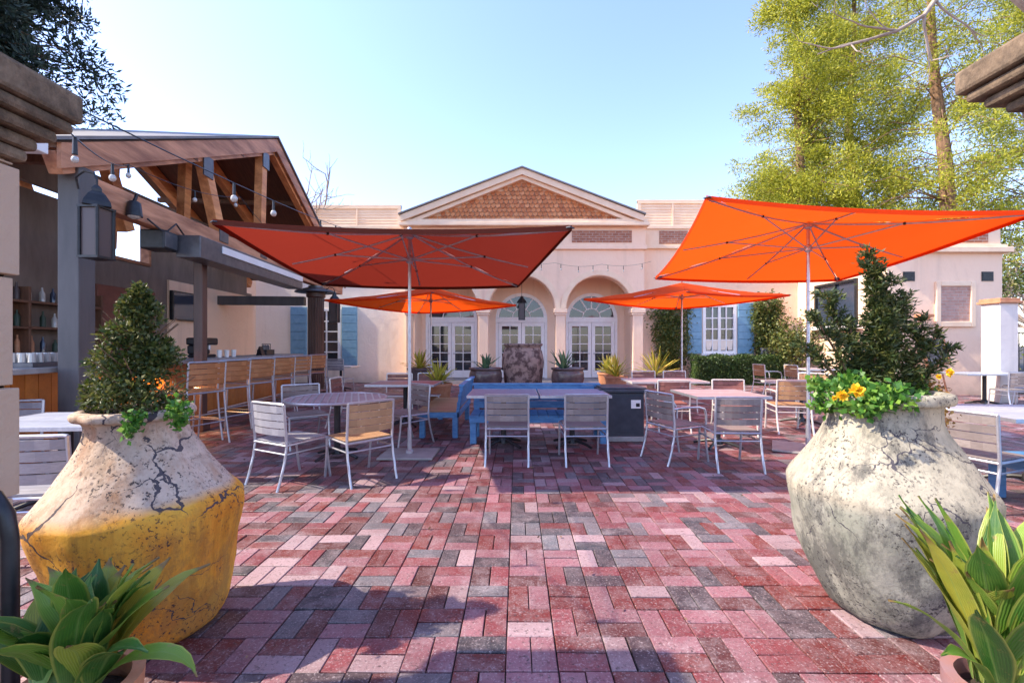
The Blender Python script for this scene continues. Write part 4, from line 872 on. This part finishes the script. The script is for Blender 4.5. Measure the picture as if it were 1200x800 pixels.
pn = thing('pansy_planting', 'bright green bedding leaves with yellow blooms spilling over the grey urn rim', 'flowers', (RX-.03, RY-.02, 1.13)); q = []
for k in range(38):
    a = random.uniform(-math.pi*1.25, -math.pi*.62) if k < 31 else random.uniform(-.1, .6); rad = random.uniform(.15, .30) if math.cos(a) < .3 else random.uniform(.15, .24); z = random.uniform(-.02, .10) - max(0, rad-.24)*.6; cl = 1.0 if math.cos(a) < .25 else .62
    q.append(RNG.normal(size=(int(120*cl), 3))*np.array((.026, .026, .022)) + np.array((math.cos(a)*rad*1.04, math.sin(a)*rad, z)))
leafmesh('foliage', np.vstack(q), .036, M['l_pansy'], pn, .72, .5)
def bloom(x, y, z, r, nm='bloom'):
    q = []; 
    P = []; D = []
    for ring, (rad, tilt) in enumerate(((.2, 1.2), (.5, .7), (.8, .2))):
        for k in range(9):
            a = 2*math.pi*(k+.4*ring)/9; P.append((x+math.cos(a)*r*rad*.25, y - .006 - r*.25*(3-ring)*.3, z+math.sin(a)*r*rad*.25)); D.append((math.cos(a), -tilt, math.sin(a)))
    o = leafmesh(nm, P*2, r*.85, M['petal'], pn, .8, 0, np.array(D*2), .18); return o
for (px, py, r) in ((1002, 457, .034), (985, 463, .026), (1110, 436, .022), (1098, 441, .014), (976, 466, .012)):
    Yb = RY - .30 if px < 1060 else RY - .16; bloom(PX(px, Yb) - (RX-.03), Yb - (RY-.02), PZ(py, Yb) - 1.13, r)
dr_ = thing('dried_trailer', 'dry orange brown trailing plant on the right lip of the grey urn', 'plant', (RX+.21, RY, 1.13)); q = []
for (x, y, z, s, n) in ((0, 0, .02, .05, 260), (.03, -.02, -.06, .035, 200), (.035, -.02, -.13, .03, 140), (.06, .02, .03, .04, 160), (-.03, -.08, -.10, .05, 110)): q.append(RNG.normal(size=(n, 3))*s*.6 + np.array((x, y, z)))
leafmesh('foliage', np.vstack(q), .022, leafmat('dry orange leaves', (.25, .11, .02), (.42, .20, .04), (.50, .32, .08), .3), dr_, .6)
# broad bladed plants in the foreground
def blades(name, label, cat, loc, specs, mat, potspec=None, group=None, nseg=12):
    t = thing(name, label, cat, loc, 0, group); V = []; Fc = []; A = []; A2 = []
    for (az, el, L, W, bend, x0, y0) in specs:
        d = Vector((math.cos(az)*math.cos(el), math.sin(az)*math.cos(el), math.sin(el))); p = Vector((x0, y0, 0)); hz = Vector((math.cos(az), math.sin(az), 0)); side = Vector((-math.sin(az), math.cos(az), 0)); n0 = len(V)
        tw = random.uniform(-.5, .5); e = el
        for i in range(nseg+1):
            s = i/nseg; wdt = W*((.22 + .78*math.sin(math.pi*min(1, s**1.15))**.9)*(1 if s < .72 else (1-((s-.72)/.28)**1.7)))*.5; wdt = max(wdt, .0015)
            e2 = e - bend*s*s; dd = hz*math.cos(e2) + Vector((0, 0, 1))*math.sin(e2); nr = side.cross(dd)
            sd2 = (side*math.cos(tw*s) + nr*math.sin(tw*s)); nr2 = sd2.cross(dd)
            for (q, f_) in ((-1, 1.0), (-.5, .35), (0, 0), (.5, .35), (1, 1.0)):
                V.append(tuple(p + sd2*wdt*q + nr2*(-.38*wdt*f_*(1-.5*s)) + nr2*.004*math.sin(s*17+q*3)*s)); A.append(abs(q)); A2.append(s)
            p = p + dd*(L/nseg)
        for i in range(nseg):
            for j in range(4): a = n0+i*5+j; Fc.append([a, a+1, a+6, a+5])
    me = bpy.data.meshes.new('leaves'); me.from_pydata(V, [], Fc); at = me.attributes.new('across', 'FLOAT', 'POINT'); at.data.foreach_set('value', A); a2 = me.attributes.new('along', 'FLOAT', 'POINT'); a2.data.foreach_set('value', A2); me.materials.append(mat)
    me.polygons.foreach_set('use_smooth', [True]*len(me.polygons)); o = bpy.data.objects.new('leaves', me); C.objects.link(o); o.parent = t
    if potspec:
        z0, r0, r1, pm = potspec; b = MB(); b.lathe([(r0*.8, z0), (r0, z0+.06), (r1, -.04), (r1+.02, -.035), (r1+.022, .015), (r1-.012, .018), (r1-.02, -.03)], 36, (0, 0, 0), .003, (0, 0), True, False); b.build('pot', pm, t, smooth=True)
        b = MB(); b.lathe([(r1-.02, -.05), (.01, -.03)], 24); b.build('soil', M['soil'], t)
    return t
rs = random.Random(3); sp1 = []
for k in range(38):
    az = rs.uniform(0, 2*math.pi); sp1.append((az, rs.uniform(.95, 1.52), rs.uniform(.28, .46), rs.uniform(.075, .11), rs.uniform(.3, 1.1), rs.uniform(-.07, .07), rs.uniform(-.05, .05)))
sp1 += [(R(5), .75, .40, .06, 2.3, .05, -.02), (R(-12), 1.0, .36, .07, 1.5, .03, -.03), (R(178), .7, .40, .10, 1.0, -.06, 0), (R(120), 1.2, .36, .11, .3, 0, .03), (R(45), 1.2, .38, .11, .4, .05, .03)]
blades('foliage_plant', 'potted plant with broad dark green leaves in front of the ochre urn', 'plant', (-1.36, 1.36, .36), sp1, M['blade'], (-.32, .12, .15, M['terracotta']))
sp2 = []
for k in range(56):
    az = rs.uniform(0, 2*math.pi); sp2.append((az, rs.uniform(1.0, 1.52), rs.uniform(.42, .66), rs.uniform(.075, .11), rs.uniform(.2, .9), rs.uniform(-.06, .06), rs.uniform(-.05, .05)))
sp2 += [(R(172), 1.0, .42, .05, 1.0, -.04, 0), (R(160), 1.15, .52, .08, .25, -.03, 0), (R(200), .9, .36, .06, 1.1, -.05, -.02)]
blades('foliage_plant', 'potted plant with tall lime green leaves in front of the grey urn', 'plant', (1.60, 1.46, .29), sp2, M['blade'], (-.28, .10, .13, mottled('mauve terracotta', (.30, .12, .08), (.24, .15, .17), 4, .6, .2)))
# middle distance planters
def bladespec(n, L, W, el0=.5, el1=1.5, bend=.6, seed=1, sp_=.05):
    r_ = random.Random(seed); return [(r_.uniform(0, 6.283), r_.uniform(el0, el1), L*r_.uniform(.7, 1.15), W, r_.uniform(0, bend), r_.uniform(-sp_, sp_), r_.uniform(-sp_, sp_)) for _ in range(n)]
Yc = 9.4
urn('tall_urn', 'tall flaking brown urn standing between two glazed bowls before the arches', PX(613, Yc), Yc, [(.25, 0), (.29, .1), (.36, .45), (.43, .85), (.445, 1.08), (.41, 1.25), (.37, 1.33), (.38, 1.36), (.41, 1.40), (.40, 1.43), (.35, 1.42)], M['pot_rough'], (0, 0), 1.36, .34, 40)
for k, (px, lab) in enumerate(((569, 'dark glazed bowl planter left of the tall brown urn'), (665, 'dark glazed bowl planter right of the tall brown urn'))):
    urn('glazed_bowl', lab, PX(px, 9.1), 9.1, [(.2, 0), (.2, .3), (.17, .36), (.2, .42), (.27, .52), (.325, .68), (.335, .82), (.315, .88), (.34, .90), (.345, .93), (.32, .935), (.29, .90)], M['pot_glaze'], (0, 0), .88, .29, 40)
blades('agave', 'green agave growing in the left glazed bowl', 'plant', (PX(569, 9.1), 9.1, .90), bladespec(26, .34, .05, .35, 1.4, .4, 5), M['l_spike'], None, None, 6)
blades('agave', 'green agave growing in the right glazed bowl, leaning left', 'plant', (PX(661, 9.1), 9.1, .90), bladespec(30, .40, .055, .35, 1.4, .4, 8), M['l_spike'], None, None, 6)
for k, (px, Yy, z, L, lab) in enumerate(((513, 8.9, .62, .50, 'yellow striped spiky plant behind the side on blue bench'), (492, 10.4, .85, .42, 'yellow striped spiky plant in front of the left arch'), (722, 11.2, .60, .55, 'yellow striped spiky plant in front of the right arch'), (768, 12.2, .55, .75, 'yellow striped spiky plant at the foot of the right end column'), (712, 12.6, .60, .5, 'pale spiky plant close to the right arch doors'))):
    blades('striped_yucca', lab, 'plant', (PX(px, Yy), Yy, z), bladespec(48, L, .045, .2, 1.5, .5, 20+k), M['l_yellow'], (-z, .2, .27, M['pot_glaze'] if k % 2 else M['terracotta']), 'yellow striped spiky plants', 6)
# hedge and climbers
hd = thing('hedge', 'clipped green hedge below the right shuttered window', 'hedge', (7.7, 15.6, 0)); n = 26000
x = RNG.uniform(-1.6, 1.6, n); y = RNG.uniform(-.35, .35, n); z = RNG.uniform(0, .95, n); f_ = RNG.integers(0, 3, n); y = np.where(f_ == 0, -.35 + RNG.normal(size=n)*.03, y); z = np.where(f_ == 1, .95 + RNG.normal(size=n)*.03, z)
z = np.where(z > .6, z + .04*np.sin(x*7)+.03*np.sin(x*17+y*9), z); leafmesh('foliage', np.stack([x, y, z], 1), .06, M['l_hedge'], hd, .5)
b = MB(); b.box(-1.5, 1.5, -.26, .26, 0.0, .84); b.build('inner_growth', M['l_hedge'], hd)
def climber(name, label, x, z0, z1, hw, n, seed, mat, Yw=WY-.12, size=.10):
    t = thing(name, label, 'climbing plant', (x, Yw, 0)); rg = np.random.default_rng(seed); b = MB(); P = []
    for k in range(9):
        xs = rg.uniform(-hw*.5, hw*.5); pts = [(xs*.5, 0, .0)]; zz = 0
        while zz < z1*rg.uniform(.75, 1): zz += .22; xs = float(np.clip(xs + rg.normal()*.10, -hw, hw)); pts.append((xs, -.03, zz))
        b.tube(pts, .014, 5, .004)
        for q in pts[1:]:
            if q[2] < z0: continue
            m = int(n/130); P.append(np.array(q) + rg.normal(size=(m, 3))*np.array((.13, .07, .13)) + np.array((0, -.07, 0)))
    b.build('stem', M['bark'], t); P = np.vstack(P); leafmesh('foliage', P, size, mat, t, .5); return t
climber('climbing_vine', 'leafy vine climbing the wall between the right arch and the blue shutter', PX(785, WY), .5, 2.75, .75, 9000, 2, M['l_vine'], size=.10)
climber('climbing_vine', 'leafy vine climbing right of the window with the cafe curtains', PX(900, WY), .9, 3.1, .5, 7500, 5, M['l_vine'], size=.11)
bs = thing('garden_bush', 'low leafy bush beside the grey fence near the annex', 'bush', (PX(925, 15.6), 15.4, 0)); P = RNG.normal(size=(3500, 3))*np.array((.42, .25, .38)) + np.array((0, 0, 1.35)); leafmesh('foliage', P, .10, M['l_vine'], bs, .5)
b = MB(); [b.tube([(0, 0, 0), (q*.3, 0, .7), (q*.6, 0, 1.4)], .02, 6, .006) for q in (-1, -.3, .3, 1)]; b.build('stem', M['bark'], bs)
fc = thing('board_fence', 'grey vertical board fence beside the annex', 'fence', (9.5, 15.95, 0)); b = MB()
for k in range(13): b.box(-.75+k*.12, -.645+k*.12, 0, .025, 0.0, 1.28 + .01*(k % 3))
b.build('boards', M['slat_pale'], fc); b = MB(); b.box(-.76, .8, .026, .07, .3, .38); b.box(-.76, .8, .026, .07, 1.0, 1.08); b.build('rail', M['slat_pale'], fc)
fc = thing('metal_fence', 'dark metal railing behind the white pillar at the right edge', 'fence', (13.0, 11.6, 0)); b = MB()
for k in range(18): b.tube([(-.3+k*.14, 0, 0), (-.3+k*.14, 0, 1.7)], .012, 6)
b.build('bars', M['black'], fc); b = MB(); b.box(-.4, 2.3, -.02, .02, 1.7, 1.74); b.box(-.4, 2.3, -.02, .02, .1, .14); b.build('rail', M['black'], fc)
# ------------------------------------------------------------------ trees
def grow(b, p, d, L, r, depth, rg, tips, spread=.6, kids=3, up=.1, nseg=4, shrink=.66):
    pts = [p.copy()]; dd = d.copy()
    for i in range(nseg):
        dd = (dd + Vector(rg.normal(size=3))*.13 + Vector((0, 0, up*.25))).normalized(); p = p + dd*(L/nseg); pts.append(p.copy())
    b.tube(pts, r, 6 if depth > 1 else 4, r*.55); 
    if depth <= 0: tips.append((pts[-1], dd)); tips.append((pts[len(pts)//2], dd)); return
    for k in range(kids):
        i = nseg if k == 0 else int(rg.integers(1, nseg+1)); nd = (dd + Vector(rg.normal(size=3))*spread + Vector((0, 0, up))).normalized()
        grow(b, pts[i], nd, L*shrink*rg.uniform(.8, 1.15), r*.55, depth-1, rg, tips, spread, kids, up, nseg, shrink)
def pine(label, x, y, h, rad, seed, lean=0, clumps=150, dens=330, lowest=.3, mat='l_pine', sz=.20, hue=None, bare=0, name='pine_tree'):
    t = thing(name, label, 'tree', (x, y, 0), 0, 'trees behind the courtyard'); rg = np.random.default_rng(seed); b = MB(); pts = []; p = Vector((0, 0, 0)); n = 12
    for k in range(n+1): pts.append(Vector((lean*h*(k/n)**1.3 + .15*math.sin(k*1.1+seed), .1*math.cos(k), h*k/n)))
    b.tube(pts, h*.016+.05, 10, .06); P = []; D = []
    for k in range(clumps):
        s = lowest + (1-lowest)*rg.random(); c = pts[int(s*n)].lerp(pts[min(n, int(s*n)+1)], s*n % 1); a = rg.uniform(0, 2*np.pi); e = rg.uniform(-.25, .55)
        prof = rad*(1.12-s)**.6*rg.uniform(.35, 1.05); d = Vector((math.cos(a), math.sin(a), e)); q = c + d*prof*.5 + Vector((0, 0, .1*prof)); tip = c + d*prof + Vector((0, 0, -.12*prof))
        b.tube([c, q, tip], .05*(1.2-s), 5, .012)
        for sub in range(3):
            f = rg.uniform(.5, 1.0); cc = np.array(c.lerp(tip, f)) + rg.normal(size=3)*.35; m = int(dens/2); dirn = rg.normal(size=(m, 3)); dirn /= np.linalg.norm(dirn, axis=1)[:, None]
            rr_ = rg.uniform(.4, .85)*(rad/4.2)
            if rg.random() < bare: continue
            P.append(cc + dirn*rr_*rg.random((m, 1))**.55*np.array((1, 1, .62))); D.append(dirn + np.array((0, 0, .4)))
            b.tube([tuple(c.lerp(tip, f*.7)), tuple(cc)], .016, 4, .006)
    b.build('trunk', M['bark'], t); leafmesh('crown', np.vstack(P), sz, M[mat], t, .26, 0, np.vstack(D), .8); return t
pine('tall yellow green pine nearest the main building on the right', 16.4, 25.5, 22, 5.6, 1, -.02, 170, 520, .18, sz=.19, bare=.2)
pine('tall sunlit pine with a reddish trunk behind the annex', 21.2, 21.5, 24, 5.6, 2, -.07, 150, 400, .20, bare=.28, sz=.17)
pine('broad yellow green pine in the middle of the right hand group', 21.5, 28.5, 26, 6.6, 9, .0, 180, 460, .15, sz=.20, bare=.25)
pine('sparse pine at the far right behind the annex roof', 29.0, 24.5, 22, 6, 4, .0, 170, 360, .15, bare=.18, sz=.18)
pine('low pine filling the gap behind the annex parapet', 17.8, 30, 12, 5.0, 5, 0, 120, 420, .1, sz=.19, bare=.1)
pine('dark evergreen tree rising behind the bar pavilion on the left', -11.9, 8.8, 16.5, 3.1, 6, .01, 240, 560, .36, 'l_dark', .17, name='evergreen_tree')
def bare(label, x, y, h, seed, r=.16, depth=5, mat='bark_pale', leaf=None, spread=.55, name='bare_tree', L0=.34):
    t = thing(name, label, 'tree', (x, y, 0), 0, 'trees behind the courtyard'); rg = np.random.default_rng(seed); b = MB(); tips = []
    grow(b, Vector((0, 0, 0)), Vector((0, 0, 1)), h*L0, r, depth, rg, tips, spread, 3, .18); b.build('trunk', M[mat], t)
    if leaf:
        P = np.vstack([np.array(q[0]) + rg.normal(size=(9, 3))*.22 for q in tips]); leafmesh('crown', P, .12, M[leaf], t, .5)
    return t
bare('leafless tree rising behind the pavilion roof', -9.7, 21.5, 10.8, 3, .24, 5)
bare('smaller leafless tree behind the pavilion ridge', -12.4, 22, 11.0, 12, .2, 5)
bare('brown leaved bare tree left of the tall pines', 11.6, 27.5, 9.8, 5, .15, 5, 'bark_pale', 'l_brown')
bare('leafless tree behind the right end of the annex', 22.5, 19.5, 9.5, 8, .14, 5)
bare('brown leaved small tree behind the railing at the right edge', 19.5, 16.5, 6.0, 14, .12, 5, 'bark_pale', 'l_vine')
# overhanging sunlit limb
lb = thing('bare_tree', 'pale crooked bare tree whose limb crosses in front of the pines', 'tree', (14.6, 15.0, 0), 0, 'trees behind the courtyard'); b = MB(); rg = np.random.default_rng(21); tips = []
def wp(px, py, Y): return Vector((PX(px, Y) - 14.6, Y - 15.0, PZ(py, Y)))
Yt = 13.5
b.tube([(3.2, .2, 0), (3.2, .1, 3), (3.1, 0, 6), (2.9, -.6, 9.0), wp(1216, 20, Yt), wp(1190, -2, Yt), wp(1160, -30, Yt), wp(1110, -22, Yt), wp(1096, 0, Yt), wp(1083, 18, Yt), wp(1052, 36, Yt), wp(1020, 46, Yt), wp(985, 54, Yt), wp(958, 64, Yt)], .17, 8, .015)
for (a, c) in (((1083, 18), (1090, 70)), ((1052, 36), (1000, 38)), ((1020, 46), (975, 70)), ((1096, 0), (1120, 40))):
    grow(b, wp(*a, Yt), (wp(*c, Yt) - wp(*a, Yt)).normalized(), (wp(*c, Yt) - wp(*a, Yt)).length, .04, 3, rg, tips, .5, 2, .0)
b.build('trunk', M['bark_pale'], lb)
# ------------------------------------------------------------------ festoon lights
def festoon(label, pts, sag, nb, drop=.10, group='string lights over the courtyard', r=.0045):
    t = thing('string_light', label, 'string lights', pts[0], 0, group); o = Vector(pts[0]); full = []; b = MB()
    for i in range(len(pts)-1):
        A, B = Vector(pts[i])-o, Vector(pts[i+1])-o
        for k in range(17):
            s = k/16; p = A.lerp(B, s); p.z -= sag*4*s*(1-s); full.append(p)
    b.tube(full, r, 5); b.build('cable', M['black'], t); L = len(full)
    for k in range(nb):
        p = full[int((k+.5)/nb*(L-1))]; s_ = MB(); s_.tube([p, p - Vector((0, 0, drop))], .011, 8, .014); so = s_.build('socket', M['black'], t)
        s_ = MB(); s_.ball(tuple(p - Vector((0, 0, drop+.03))), min(.028, .007*max(1.6, (o + p).y)), 10, 1.2); s_.build('bulb', M['bulb'], so, smooth=True)
festoon('string of bulbs from the left pier to the arcade gable', [(-2.12, 2.05, 2.55), (-4.2, 15.5, 5.2)], .25, 11)
festoon('string of bulbs running along the pavilion gable', [(-2.14, 2.0, 2.50), uv(.2, -.4, 3.55), uv(2.6, -.45, 3.95), uv(5.6, -.45, 3.3)], .10, 7)
festoon('string of bulbs looped across the arcade wall', [(-1.2, 15.2, 4.25), (1.3, 15.2, 4.2), (2.9, 15.2, 4.15), (4.6, 15.2, 4.25)], .10, 9, .14)
cb = MB(); cb.tube([uv(.9, -.12, 3.1), uv(1.05, -.2, 2.98), uv(1.15, -.22, 3.0), uv(1.35, -.2, 3.15), uv(1.6, -.15, 3.05)], .012, 6); tag(cb.build('loose_cable', M['black']), 'loose dark cable looping from the cedar beam to the speaker', 'cable')

fp = []; fd = []
for k in range(90):
    x = random.uniform(-4.5, 6); y = random.uniform(2.0, 9); fp.append((x, y, .012)); fd.append((math.cos(k), math.sin(k*1.7), .05))
fl_ = leafmesh('fallen_leaves', fp, .035, M['l_brown'], None, .5, 0, np.array(fd), .05); fl_['kind'] = 'stuff'
